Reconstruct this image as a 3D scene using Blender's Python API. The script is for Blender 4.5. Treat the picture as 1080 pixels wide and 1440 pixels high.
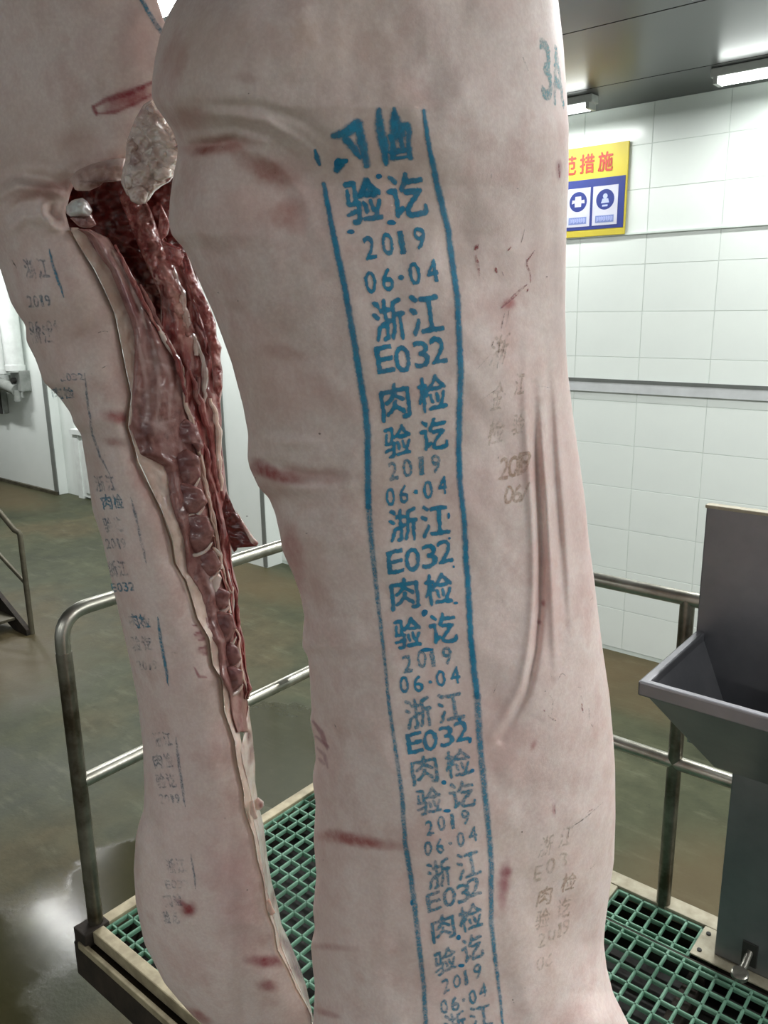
import bpy, bmesh, math, random
import numpy as np
from mathutils import Vector, Matrix

for o in list(bpy.data.objects):
    bpy.data.objects.remove(o)
SC = bpy.context.scene
COL = SC.collection
random.seed(4)
RNG = np.random.RandomState(7)

# ------------------------------------------------------------------ camera
FPX, PITCH, ROLL, YAW = 1142.0, 0.2461, -0.015, -0.6955
def _axis(v):
    x, y, z = v
    cy, sy = math.cos(YAW), math.sin(YAW); x, y = cy*x-sy*y, sy*x+cy*y
    cp, sp = math.cos(PITCH), math.sin(PITCH)
    f = cp*y-sp*z; d = -(sp*y+cp*z)
    cr, sr = math.cos(ROLL), math.sin(ROLL)
    return np.array([cr*x-sr*d, sr*x+cr*d, f])
CAM_M = np.array([_axis(e) for e in np.eye(3)]).T      # camera <- world
CAM_C = np.array([0.0, 0.0, 2.6])
cam = bpy.data.cameras.new('camera'); cam_o = bpy.data.objects.new('camera', cam); COL.objects.link(cam_o)
cam.sensor_fit = 'VERTICAL'; cam.sensor_height = 36.0; cam.lens = FPX/1440.0*36.0
cam.clip_start = 0.02; cam.clip_end = 100
mw = Matrix.Identity(4)
for i in range(3):
    mw[i][0] = CAM_M[0][i]; mw[i][1] = -CAM_M[1][i]; mw[i][2] = -CAM_M[2][i]; mw[i][3] = CAM_C[i]
cam_o.matrix_world = mw
SC.camera = cam_o

# ------------------------------------------------------------------ world + exposure
SC.view_settings.view_transform = 'Standard'
SC.view_settings.look = 'None'
SC.view_settings.gamma = 1.0
SC.view_settings.use_curve_mapping = False
SC.view_settings.exposure = 0.0
W = bpy.data.worlds.new('hall_air'); SC.world = W; W.use_nodes = True
bg = W.node_tree.nodes['Background']
bg.inputs[0].default_value = (0.95, 1.0, 1.0, 1); bg.inputs[1].default_value = 0.30
LAMP_POWER = 64.0                      # power of a ceiling lamp of the hall
# ceiling lamps: (x, y) of the middle, tubes along x
LAMPS = [(-1.17, 5.13), (-3.15, 5.17), (-5.6, 4.6), (-7.5, 3.45), (-11.6, 4.6), (-9.3, 4.6), (-4.2, 3.3), (-0.6, 3.3), (-3.15, 2.33),  # some are unseen extras that brighten the far left wall
         (1.6, 3.3), (3.4, 3.3), (2.6, 1.7), (4.4, 1.7), (5.6, 0.1), (2.6, -4.6), (0.2, -4.4), (-2.6, -4.2)]  # unseen lamps added for side light from the right and fill from behind

# ------------------------------------------------------------------ helpers
def lin(c):
    if isinstance(c, str):
        c = [int(c[i:i+2], 16)/255 for i in (0, 2, 4)]
    return tuple((v/12.92 if v <= 0.04045 else ((v+0.055)/1.055)**2.4) for v in c)

def rays(px, py):
    px = np.asarray(px, float); py = np.asarray(py, float)
    c = np.stack([(px-540)/FPX, (py-720)/FPX, np.ones_like(px)], -1)
    return c @ CAM_M
FWD = np.array([CAM_M[2][0], CAM_M[2][1]]); FWD /= np.linalg.norm(FWD)
def S(px, py, d):
    """world point seen at picture point (px,py) on the upright plane d metres ahead"""
    r = rays(px, py)
    t = np.asarray(d)/(r[..., 0]*FWD[0]+r[..., 1]*FWD[1])
    return CAM_C + r*t[..., None]

_TAB = RNG.rand(64, 64)
def vn(x, y, seed=0):
    x = np.asarray(x, float)+seed*7.31; y = np.asarray(y, float)+seed*3.77
    xi = np.floor(x).astype(int); yi = np.floor(y).astype(int)
    fx = x-xi; fy = y-yi; fx = fx*fx*(3-2*fx); fy = fy*fy*(3-2*fy)
    g = lambda a, b: _TAB[a % 64, b % 64]
    return (g(xi, yi)*(1-fx)+g(xi+1, yi)*fx)*(1-fy)+(g(xi, yi+1)*(1-fx)+g(xi+1, yi+1)*fx)*fy
def fbm(x, y, seed=0, o=4):
    s = 0; a = 0.5
    for k in range(o):
        s = s+a*(vn(x*2**k, y*2**k, seed+k*5)-0.5); a *= 0.5
    return s*2
def seg_dist(px, py, pts):
    """distance to a polyline and 0..1 position along it"""
    best = np.full(np.shape(px), 1e9); pos = np.zeros(np.shape(px)); n = len(pts)-1
    for i in range(n):
        ax, ay = pts[i]; bx, by = pts[i+1]
        dx, dy = bx-ax, by-ay; L2 = dx*dx+dy*dy+1e-9
        t = np.clip(((px-ax)*dx+(py-ay)*dy)/L2, 0, 1)
        dd = np.hypot(px-ax-t*dx, py-ay-t*dy)
        m = dd < best
        best = np.where(m, dd, best); pos = np.where(m, (i+t)/n, pos)
    return best, pos
def sstep(a, b, x):
    t = np.clip((x-a)/(b-a), 0, 1); return t*t*(3-2*t)

def tag(o, label=None, cat=None, group=None, kind=None):
    if label: o['label'] = label
    if cat: o['category'] = cat
    if group: o['group'] = group
    if kind: o['kind'] = kind
    return o
def empty(name, loc, label=None, cat=None, group=None):
    o = bpy.data.objects.new(name, None); COL.objects.link(o); o.location = loc
    o.empty_display_size = 0.1
    return tag(o, label, cat, group)
def world_loc(o):
    v = Vector((0, 0, 0))
    while o is not None:
        v = v+o.location; o = o.parent
    return v
def link(name, me, mat, parent=None, smooth=False, loc=None):
    """verts of me are world coordinates (or local to loc when loc is given)"""
    o = bpy.data.objects.new(name, me); COL.objects.link(o)
    if mat: me.materials.append(mat)
    if smooth and len(me.polygons):
        me.polygons.foreach_set('use_smooth', [True]*len(me.polygons))
    base = world_loc(parent) if parent is not None else Vector((0, 0, 0))
    if loc is None:
        if parent is not None: me.transform(Matrix.Translation(-base))
    else:
        o.location = Vector(loc)-base
    if parent is not None: o.parent = parent
    return o
def mesh(name, verts, faces):
    me = bpy.data.meshes.new(name)
    me.from_pydata([tuple(v) for v in verts], [], [tuple(f) for f in faces]); me.update()
    return me
class MB:
    def __init__(s): s.v = []; s.f = []
    def add(s, v, f):
        b = len(s.v); s.v += [tuple(map(float, p)) for p in v]; s.f += [tuple(i+b for i in q) for q in f]; return s
    def box(s, a, b):
        (x0, y0, z0), (x1, y1, z1) = a, b
        return s.add([(x0,y0,z0),(x1,y0,z0),(x1,y1,z0),(x0,y1,z0),(x0,y0,z1),(x1,y0,z1),(x1,y1,z1),(x0,y1,z1)],
                     [(0,3,2,1),(4,5,6,7),(0,1,5,4),(1,2,6,5),(2,3,7,6),(3,0,4,7)])
    def bbox(s, a, b, w):
        """box with chamfered edges"""
        bm = bmesh.new()
        bmesh.ops.create_cube(bm, size=1)
        for v in bm.verts:
            v.co = Vector([a[i]+(b[i]-a[i])*(v.co[i]+0.5) for i in range(3)])
        bmesh.ops.bevel(bm, geom=list(bm.edges), offset=w, segments=2, profile=0.6, affect='EDGES')
        bm.verts.index_update()
        s.add([v.co for v in bm.verts], [[v.index for v in f.verts] for f in bm.faces]); bm.free(); return s
    def tube(s, pts, r, n=14, cap=True):
        pts = [Vector(p) for p in pts]; m = len(pts)
        tang = []
        for i in range(m):
            a = pts[max(i-1, 0)]; b = pts[min(i+1, m-1)]; tang.append((b-a).normalized())
        up = Vector((0, 0, 1)) if abs(tang[0].z) < 0.9 else Vector((1, 0, 0))
        nx = tang[0].cross(up).normalized(); vs = []; fs = []
        for i in range(m):
            nx = (nx-tang[i]*nx.dot(tang[i])).normalized(); ny = tang[i].cross(nx)
            rr = r[i] if isinstance(r, (list, tuple)) else r
            for k in range(n):
                t = 2*math.pi*k/n; vs.append(pts[i]+(nx*math.cos(t)+ny*math.sin(t))*rr)
        for i in range(m-1):
            for k in range(n):
                fs.append((i*n+k, i*n+(k+1) % n, (i+1)*n+(k+1) % n, (i+1)*n+k))
        if cap:
            fs.append(tuple(range(n-1, -1, -1))); fs.append(tuple(range((m-1)*n, m*n)))
        return s.add(vs, fs)
    def build(s, name, mat, parent=None, smooth=False, loc=None):
        o = link(name, mesh(name, s.v, s.f), mat, parent, smooth, loc)
        if smooth: autosmooth(o)
        return o
def autosmooth(o, ang=0.7):
    me = o.data
    bm = bmesh.new(); bm.from_mesh(me)
    for e in bm.edges:
        e.smooth = not (len(e.link_faces) == 2 and e.calc_face_angle(0) > ang)
    bm.to_mesh(me); bm.free()

# ------------------------------------------------------------------ materials
MATS = {}
def new_mat(name):
    m = bpy.data.materials.new(name); m.use_nodes = True
    nt = m.node_tree
    return m, nt, nt.nodes['Principled BSDF']
def nnode(nt, t, **kw):
    n = nt.nodes.new(t)
    for k, v in kw.items():
        if k in n.inputs: n.inputs[k].default_value = v
        else: setattr(n, k, v)
    return n
def noise(nt, scale, detail=4, rough=0.55, coord='Object', stretch=None):
    tc = nnode(nt, 'ShaderNodeTexCoord'); n = nnode(nt, 'ShaderNodeTexNoise')
    n.inputs['Scale'].default_value = scale; n.inputs['Detail'].default_value = detail; n.inputs['Roughness'].default_value = rough
    if stretch:
        mp = nnode(nt, 'ShaderNodeMapping'); mp.inputs['Scale'].default_value = stretch
        nt.links.new(tc.outputs[coord], mp.inputs[0]); nt.links.new(mp.outputs[0], n.inputs['Vector'])
    else:
        nt.links.new(tc.outputs[coord], n.inputs['Vector'])
    return n.outputs['Fac']
def ramp(nt, fac, stops):
    r = nnode(nt, 'ShaderNodeValToRGB'); e = r.color_ramp.elements
    while len(e) > 1: e.remove(e[-1])
    e[0].position = stops[0][0]; e[0].color = (*stops[0][1], 1)
    for p, c in stops[1:]:
        k = e.new(p); k.color = (*c, 1)
    nt.links.new(fac, r.inputs[0]); return r.outputs[0]
def mixc(nt, a, b, fac, mode='MIX'):
    m = nnode(nt, 'ShaderNodeMix', data_type='RGBA', blend_type=mode)
    for sock, v in ((m.inputs[6], a), (m.inputs[7], b), (m.inputs[0], fac)):
        if isinstance(v, bpy.types.NodeSocket): nt.links.new(v, sock)
        elif isinstance(v, (int, float)): sock.default_value = v
        else: sock.default_value = (*v, 1)
    return m.outputs[2]
def mathn(nt, op, a, b=0.0):
    m = nnode(nt, 'ShaderNodeMath', operation=op)
    for s, v in ((m.inputs[0], a), (m.inputs[1], b)):
        if isinstance(v, bpy.types.NodeSocket): nt.links.new(v, s)
        else: s.default_value = v
    return m.outputs[0]
def bump(nt, bsdf, h, strength, dist):
    b = nnode(nt, 'ShaderNodeBump'); b.inputs['Strength'].default_value = strength; b.inputs['Distance'].default_value = dist
    nt.links.new(h, b.inputs['Height']); nt.links.new(b.outputs[0], bsdf.inputs['Normal'])
def simple(name, c, rough=0.5, metal=0.0, c2=None, scale=8, spec=0.5, bumpd=0, bscale=60, stretch=None, rvar=0):
    m, nt, b = new_mat(name)
    b.inputs['Roughness'].default_value = rough; b.inputs['Metallic'].default_value = metal
    b.inputs['Specular IOR Level'].default_value = spec
    f = noise(nt, scale, 6, 0.6, stretch=stretch)
    if c2 is None: c2 = tuple(v*0.85 for v in lin(c))
    else: c2 = lin(c2)
    nt.links.new(ramp(nt, f, [(0.35, lin(c)), (0.68, c2)]), b.inputs['Base Color'])
    if rvar:
        f2 = noise(nt, scale*1.7, 5, 0.6)
        nt.links.new(mathn(nt, 'ADD', mathn(nt, 'MULTIPLY', f2, rvar), rough-rvar/2), b.inputs['Roughness'])
    if bumpd: bump(nt, b, noise(nt, bscale, 5, 0.6), 0.6, bumpd)
    MATS[name] = m
    return m
simple('tile', 'DDE5DF', 0.22, c2='D7DFDA', scale=1.3, rvar=0.08)
simple('wall_paint', 'E6EDE9', 0.35, c2='DDE5E0', scale=0.9)
simple('grout', 'CBD6CF', 0.7)
simple('ceiling_metal', '3E403E', 0.32, c2='393B39', scale=0.7, metal=0.3, spec=0.5)
simple('joint_dark', '5F6460', 0.6)
simple('steel', 'B4B4AA', 0.34, metal=0.9, c2='8A887C', scale=11, rvar=0.12)
simple('steel_worn', '8E8C80', 0.38, metal=0.85, c2='4A4335', scale=9, rvar=0.3, bumpd=0.0006, bscale=150)
simple('steel_sheet', '86878A', 0.42, metal=0.8, c2='74767A', scale=5, rvar=0.15)
simple('ledge_grey', 'C3C8C8', 0.5)
simple('guard_strip', '868B87', 0.45, metal=0.4)
simple('rust_beam', '3A3128', 0.75, metal=0.2, c2='1E1B15', scale=12, bumpd=0.002, bscale=60)
simple('bare_strip', 'B5AB8E', 0.5, metal=0.3, c2='8A8068', scale=18, rvar=0.2, bumpd=0.0006)
simple('grating_green', '7BA68F', 0.6, c2='55866C', scale=10)
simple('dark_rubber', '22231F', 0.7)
simple('plate_light', 'A9A48F', 0.55, metal=0.2, c2='8B8570', scale=22)
simple('stair_steel', '6A6656', 0.5, metal=0.5, c2='4A4538', scale=9)
simple('white_plastic', 'E4EBE7', 0.4)
simple('grey_plastic', '8E938E', 0.5, c2='747A75')
simple('lamp_body', 'D8DCD8', 0.4)
simple('sign_yellow', 'BCAD33', 0.5, c2='B6A72F')
simple('sign_blue', '1C2F78', 0.5, c2='1A2B70')
simple('sign_white', 'BEC1CE', 0.4)
simple('sign_red', 'A8301E', 0.5, c2='A23420')
simple('sign_palebar', '6F80B4', 0.5)
simple('sign_paleblue', 'A9B4E0', 0.5)
m, nt, b = new_mat('tube_glow'); b.inputs['Emission Color'].default_value = (0.95, 1, 0.97, 1)
b.inputs['Emission Strength'].default_value = 14; b.inputs['Base Color'].default_value = (1, 1, 1, 1); MATS['tube_glow'] = m

def floor_mat():
    m, nt, b = new_mat('wet_floor'); b.inputs['Specular IOR Level'].default_value = 0.3
    n1 = noise(nt, 0.9, 6, 0.6); n2 = noise(nt, 5.5, 6, 0.65); n3 = noise(nt, 40, 4, 0.6); n4 = noise(nt, 0.45, 4, 0.6)
    base = ramp(nt, n1, [(0.32, lin('363A28')), (0.5, lin('434733')), (0.68, lin('50533F'))])
    base = mixc(nt, base, lin('524A34'), ramp(nt, n4, [(0.5, (0, 0, 0)), (0.62, (0.8, 0.8, 0.8))]))
    base = mixc(nt, base, ramp(nt, n2, [(0.3, (0.62, 0.64, 0.6)), (0.65, (1.15, 1.12, 1.1))]), 0.9, 'MULTIPLY')
    n5 = noise(nt, 3.0, 7, 0.7, stretch=(1.0, 3.2, 1.0))     # worn streaks and scuffs
    base = mixc(nt, base, lin('84866F'), ramp(nt, n5, [(0.54, (0, 0, 0)), (0.72, (0.22, 0.22, 0.22))]))
    base = mixc(nt, base, lin('2E2E20'), ramp(nt, noise(nt, 14, 6, 0.75), [(0.60, (0, 0, 0)), (0.72, (0.6, 0.6, 0.6))]))
    # settled puddles and rusty wash marks that the floor really has
    tc = nnode(nt, 'ShaderNodeTexCoord'); wet = None; brown = None
    def spot(cx, cy, rx, ry, soft):
        mp = nnode(nt, 'ShaderNodeMapping'); mp.vector_type = 'TEXTURE'
        mp.inputs['Location'].default_value = (cx, cy, 0); mp.inputs['Scale'].default_value = (rx, ry, 1)
        nt.links.new(tc.outputs['Object'], mp.inputs[0])
        ln = nnode(nt, 'ShaderNodeVectorMath', operation='LENGTH'); nt.links.new(mp.outputs[0], ln.inputs[0])
        d = mathn(nt, 'ADD', ln.outputs['Value'], mathn(nt, 'MULTIPLY', mathn(nt, 'SUBTRACT', n2, 0.5), 0.7))
        mr = nnode(nt, 'ShaderNodeMapRange', interpolation_type='SMOOTHSTEP')
        mr.inputs[1].default_value = 1-soft; mr.inputs[2].default_value = 1+soft; mr.inputs[3].default_value = 1; mr.inputs[4].default_value = 0
        nt.links.new(d, mr.inputs[0]); return mr.outputs[0]
    for a in ((-3.35, 3.0, 0.65, 0.55, 0.08), (-3.02, 1.75, 0.35, 0.3, 0.08), (-3.2, 0.95, 0.6, 0.33, 0.3)):
        s = spot(*a); wet = s if wet is None else mathn(nt, 'MAXIMUM', wet, s)
    shine = spot(-3.02, 1.40, 0.3, 0.3, 0.4)
    for a in ((-6.2, 2.45, 0.9, 0.62, 0.5), (-1.9, 5.15, 1.3, 0.4, 0.5), (-6.4, 5.0, 1.4, 0.35, 0.5), (-12.2, 5.3, 1.6, 0.5, 0.4), (-0.8, 3.2, 0.5, 0.6, 0.5)):
        s = spot(*a); brown = s if brown is None else mathn(nt, 'MAXIMUM', brown, s)
    base = mixc(nt, base, lin('5C4D34'), mathn(nt, 'MULTIPLY', brown, 0.6))
    base = mixc(nt, base, lin('33301C'), mathn(nt, 'MULTIPLY', wet, 0.75))
    nt.links.new(base, b.inputs['Base Color'])
    r = ramp(nt, n1, [(0.4, (0.5,)*3), (0.6, (0.65,)*3)])
    r = mixc(nt, r, (0.13,)*3, wet)
    r = mixc(nt, r, (0.15,)*3, shine)
    nt.links.new(r, b.inputs['Roughness'])
    dry = mathn(nt, 'SUBTRACT', 1.0, mathn(nt, 'MULTIPLY', mathn(nt, 'MAXIMUM', wet, shine), 0.9))
    bump(nt, b, mathn(nt, 'MULTIPLY', n3, dry), 0.35, 0.004)
    MATS['floor'] = m
floor_mat()

def flesh(name, c1, c2, rough, scale=30, sss=0.15, coat=0.0, bumpd=0.0008, bscale=160, c3=None, stretch=None):
    m, nt, b = new_mat(name)
    f = noise(nt, scale, 6, 0.62, stretch=stretch)
    stops = [(0.36, lin(c1)), (0.64, lin(c2))]
    if c3: stops = [(0.32, lin(c1)), (0.5, lin(c2)), (0.68, lin(c3))]
    col = ramp(nt, f, stops)
    if name == 'pig_skin':       # blotchy flush and greyish scald marks
        col = mixc(nt, col, lin('D2A79F'), ramp(nt, noise(nt, 7, 5, 0.65), [(0.5, (0, 0, 0)), (0.72, (0.5, 0.5, 0.5))]))
        col = mixc(nt, col, lin('D2BEB0'), ramp(nt, noise(nt, 4.3, 6, 0.7), [(0.5, (0, 0, 0)), (0.7, (0.6, 0.6, 0.6))]))
        col = mixc(nt, col, (0.86, 0.82, 0.82), ramp(nt, noise(nt, 210, 3, 0.6), [(0.42, (0.5, 0.5, 0.5)), (0.62, (0, 0, 0))]), 'MULTIPLY')
    at = nnode(nt, 'ShaderNodeAttribute', attribute_name='stain')
    fac = mathn(nt, 'MULTIPLY', at.outputs['Alpha'], mathn(nt, 'ADD', mathn(nt, 'MULTIPLY', noise(nt, 95, 5, 0.65), 1.1), 0.42))
    fac = mathn(nt, 'MINIMUM', fac, 1.0)
    col = mixc(nt, col, at.outputs['Color'], fac)
    nt.links.new(col, b.inputs['Base Color'])
    b.inputs['Roughness'].default_value = rough
    b.inputs['Subsurface Weight'].default_value = sss
    b.inputs['Subsurface Radius'].default_value = (0.012, 0.005, 0.003)
    b.inputs['Subsurface Scale'].default_value = 0.6
    b.inputs['Coat Weight'].default_value = coat; b.inputs['Coat Roughness'].default_value = 0.12
    bump(nt, b, noise(nt, bscale, 5, 0.6), 0.5, bumpd)
    MATS[name] = m
flesh('pig_skin', 'E4CFC8', 'EADAD3', 0.55, 16, 0.2, 0.0, 0.0005, 420, c3='DDC4BD')
flesh('fat', 'E3CFC2', 'D0B4A6', 0.35, 40, 0.25, 0.3, 0.001, 130)
flesh('fat_wet', 'EDE2DA', 'E0CFC6', 0.26, 26, 0.25, 0.6, 0.0012, 90, c3='C4A9A0')
flesh('muscle', '845450', '9C706B', 0.33, 45, 0.12, 0.4, 0.0016, 140, c3='6C403E')
flesh('raw_red', '6A2426', '964F4C', 0.3, 70, 0.1, 0.5, 0.0035, 110, c3='C3948C', stretch=(1, 1, 0.4))
flesh('cavity_red', '4A1413', '6D2522', 0.32, 50, 0.1, 0.5, 0.002, 110, c3='341010')
flesh('bone', 'DADFDA', 'C6BFC0', 0.25, 60, 0.2, 0.6, 0.0006, 160)

def ink(name, c, c2, cover, scale=420, rough=0.6):
    m, nt, b = new_mat(name)
    nt.links.new(ramp(nt, noise(nt, 60, 4, 0.6), [(0.35, lin(c)), (0.65, lin(c2))]), b.inputs['Base Color'])
    b.inputs['Roughness'].default_value = rough
    f1 = noise(nt, scale, 3, 0.6); f2 = noise(nt, 55, 4, 0.6)
    s = mathn(nt, 'ADD', mathn(nt, 'MULTIPLY', f1, 0.55), mathn(nt, 'MULTIPLY', f2, 0.45))
    mr = nnode(nt, 'ShaderNodeMapRange', interpolation_type='SMOOTHSTEP')
    mr.inputs[1].default_value = 0.62-cover*0.5; mr.inputs[2].default_value = 0.80-cover*0.5
    mr.inputs[3].default_value = 0.0; mr.inputs[4].default_value = 1.0
    nt.links.new(s, mr.inputs[0])
    al = mathn(nt, 'ADD', mathn(nt, 'MULTIPLY', mr.outputs[0], 0.75), min(0.25, cover*0.25))
    nt.links.new(al, b.inputs['Alpha'])
    MATS[name] = m
def soft_ink(name, c, c2, full, mott):
    m, nt, b = new_mat(name)
    nt.links.new(ramp(nt, noise(nt, 70, 5, 0.65), [(0.35, lin(c)), (0.65, lin(c2))]), b.inputs['Base Color'])
    b.inputs['Roughness'].default_value = 0.6
    at = nnode(nt, 'ShaderNodeAttribute', attribute_name='cover')
    f = mathn(nt, 'ADD', mathn(nt, 'MULTIPLY', noise(nt, 330, 4, 0.65), 0.6), mathn(nt, 'MULTIPLY', noise(nt, 45, 4, 0.6), 0.4))
    mr = nnode(nt, 'ShaderNodeMapRange', interpolation_type='SMOOTHSTEP')
    mr.inputs[1].default_value = 0.36; mr.inputs[2].default_value = 0.62; mr.inputs[3].default_value = full-mott; mr.inputs[4].default_value = full
    nt.links.new(f, mr.inputs[0])
    nt.links.new(mathn(nt, 'MULTIPLY', at.outputs['Fac'], mr.outputs[0]), b.inputs['Alpha'])
    MATS[name] = m
soft_ink('soft_blue', '147CA4', '1F8FB4', 0.97, 0.30)
soft_ink('soft_blue_thin', '2A7C9C', '338CA8', 0.85, 0.55)
soft_ink('soft_blue_faded', '34708C', '3A7890', 0.62, 0.60)
soft_ink('soft_green', '3F97A4', '57A5AC', 0.70, 0.45)
soft_ink('soft_brown', 'A98A66', '9F7F5C', 0.50, 0.35)
soft_ink('soft_brown_faded', 'A99678', 'A08C6E', 0.42, 0.36)
ink('ink_blue', '1478A6', '1E86B0', 0.72)
ink('ink_blue_thin', '2C86A6', '3A93AE', 0.48)
ink('ink_blue_faded', '3F7C92', '3A7590', 0.26, 300)
ink('ink_brown', 'A98A6C', '9C7D60', 0.40)
ink('ink_brown_faded', 'AE9B82', 'A8957C', 0.18)
ink('blood', '8E2A34', '9C3A40', 0.40, 300, 0.4)
ink('blood_thin', 'A4545A', '93454A', 0.30, 300, 0.5)
ink('hair_mark', '6E5A50', '5E4C46', 0.30, 300)

# ------------------------------------------------------------------ hall shell
def structure(o):
    o['kind'] = 'structure'; return o
structure(MB().box((-16, -7, -0.1), (7, 6.4, 0)).build('floor', MATS['floor']))
ceil = structure(MB().box((-16, -7, 3.90), (7, 6.4, 4.0)).build('ceiling', MATS['ceiling_metal']))
yj = 5.58; k = 0
edges = [6.4, 5.02, 3.98, 2.94, 1.9, 0.86, -0.18, -1.22, -2.26, -3.3, -4.34, -5.4, -7]
for a, b2 in zip(edges[:-1], edges[1:]):
    MB().box((-16, b2+0.006, 3.885), (7, a-0.006, 3.9)).build('ceiling_panel', MATS['ceiling_metal'], ceil)
wr = structure(MB().box((-6.2, 5.605, 0), (7, 5.75, 3.9)).build('wall_right', MATS['grout']))
TX, TZ = 0.49, 0.315
def tile_mesh(w, h):
    b_ = MB(); t = 0.0015; d = 0.0025
    v = [(-w/2, 0, -h/2), (w/2, 0, -h/2), (w/2, 0, h/2), (-w/2, 0, h/2)]
    v += [(-w/2+t, -d, -h/2+t), (w/2-t, -d, -h/2+t), (w/2-t, -d, h/2-t), (-w/2+t, -d, h/2-t)]
    b_.add(v, [(4, 5, 6, 7), (0, 1, 5, 4), (1, 2, 6, 5), (2, 3, 7, 6), (3, 0, 4, 7)])
    return mesh('tile', b_.v, b_.f)
rows = [0.03+0.315*i for i in range(10)]+[3.07, 3.35, 3.63, 3.885]
cache = {}
for r0, r1 in zip(rows[:-1], rows[1:]):
    h = round(r1-r0-0.003, 4)
    if h not in cache:
        cache[h] = tile_mesh(TX-0.003, h); cache[h].materials.append(MATS['tile'])
    for c in range(-8, 7):
        x = -2.075+c*TX
        o = bpy.data.objects.new('tile', cache[h]); COL.objects.link(o)
        o.parent = wr; o.location = (x, 5.605-random.uniform(0, 0.0006), (r0+r1)/2)
        o.rotation_euler = (random.uniform(-0.0012, 0.0012), 0, random.uniform(-0.001, 0.001))
# ledge with a dark cap strip along the wall
tr = MB().box((-6.0, 5.585, 1.985), (7, 5.6, 2.054)).build('trim_1', MATS['ledge_grey']); structure(tr)
MB().box((-6.0, 5.582, 2.054), (7, 5.6, 2.078)).build('trim_cap', MATS['joint_dark'], tr)
structure(MB().box((-6.0, 5.585, 3.062), (7, 5.601, 3.074)).build('trim_2', MATS['grout']))
# column with steel corner guards
cl = structure(MB().box((-6.68, 5.39, 0), (-6.09, 5.72, 3.9)).build('wall_column', MATS['wall_paint']))
for x0 in (-6.69, -6.135):
    MB().box((x0, 5.382, 0.01), (x0+0.055, 5.392, 2.2)).build('corner_guard', MATS['guard_strip'], cl)
structure(MB().box((-11.3, 6.05, 0), (-6.6, 6.2, 3.9)).build('wall_back', MATS['wall_paint']))
structure(MB().box((-16.1, -7, 0), (-16, 6.3, 3.9)).build('wall_end', MATS['wall_paint']))
wl = structure(MB().box((-16, 5.9, 0), (-11.16, 6.3, 3.9)).build('wall_left', MATS['wall_paint']))
MB().box((-11.24, 5.885, 0.01), (-11.14, 5.901, 3.0)).build('corner_guard', MATS['guard_strip'], wl)
structure(MB().box((-16, 5.86, 0), (-11.14, 5.9, 0.05)).build('baseboard_left', MATS['stair_steel']))
dr = structure(MB().box((-10.62, 6.0, 0.03), (-9.6, 6.05, 0.93)).build('door_1', MATS['wall_paint']))
MB().box((-10.75, 5.985, 0.0), (-10.62, 6.06, 0.99)).build('door_frame', MATS['white_plastic'], dr)
MB().box((-10.78, 5.96, 0.93), (-9.5, 6.06, 1.0)).build('door_top', MATS['white_plastic'], dr)
for xx in (-10.55, -10.1): MB().box((xx, 5.985, 0.1), (xx+0.38, 6.001, 0.85)).build('door_panel', MATS['white_plastic'], dr)

# ------------------------------------------------------------------ ceiling lamps
def lamp(i, x, y):
    labels = ['twin tube lamp at the top of the tiled wall, nearest the right edge',
              'twin tube lamp above the yellow and blue wall sign',
              'twin tube lamp added to light the white column with steel guards',
              'twin tube lamp mirrored in the floor puddle beside the platform']
    t = empty('ceiling_lamp', (x, y, 3.885), labels[i] if i < 4 else 'twin tube lamp of the mostly unseen set added to light the hall', 'lamp', 'twin tube lamps on the ceiling')
    L = 0.62
    MB().bbox((x-L, y-0.05, 3.835), (x+L, y+0.05, 3.884), 0.008).build('housing', MATS['lamp_body'], t)
    for s in (-1, 1):
        MB().tube([(x-L+0.03, y+s*0.034, 3.815), (x+L-0.03, y+s*0.034, 3.815)], 0.013, 10).build('tube', MATS['tube_glow'], t, True)
        MB().box((x+s*(L-0.03)-0.012, y-0.05, 3.8), (x+s*(L-0.03)+0.012, y+0.05, 3.836)).build('end_holder', MATS['lamp_body'], t)
    ld = bpy.data.lights.new('lamp_light', 'AREA'); ld.shape = 'RECTANGLE'; ld.size = 1.16; ld.size_y = 0.09
    ld.energy = LAMP_POWER*(0.30 if y > 5 else 1.15 if x < -5 and y > 4 else 0.42 if x < -3 else 1.0); ld.color = (1.0, 0.99, 0.985)
    lo = bpy.data.objects.new('lamp_light', ld); COL.objects.link(lo); lo.parent = t; lo.location = (0, 0, -0.088)
for i, (x, y) in enumerate(LAMPS): lamp(i, x, y)

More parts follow.
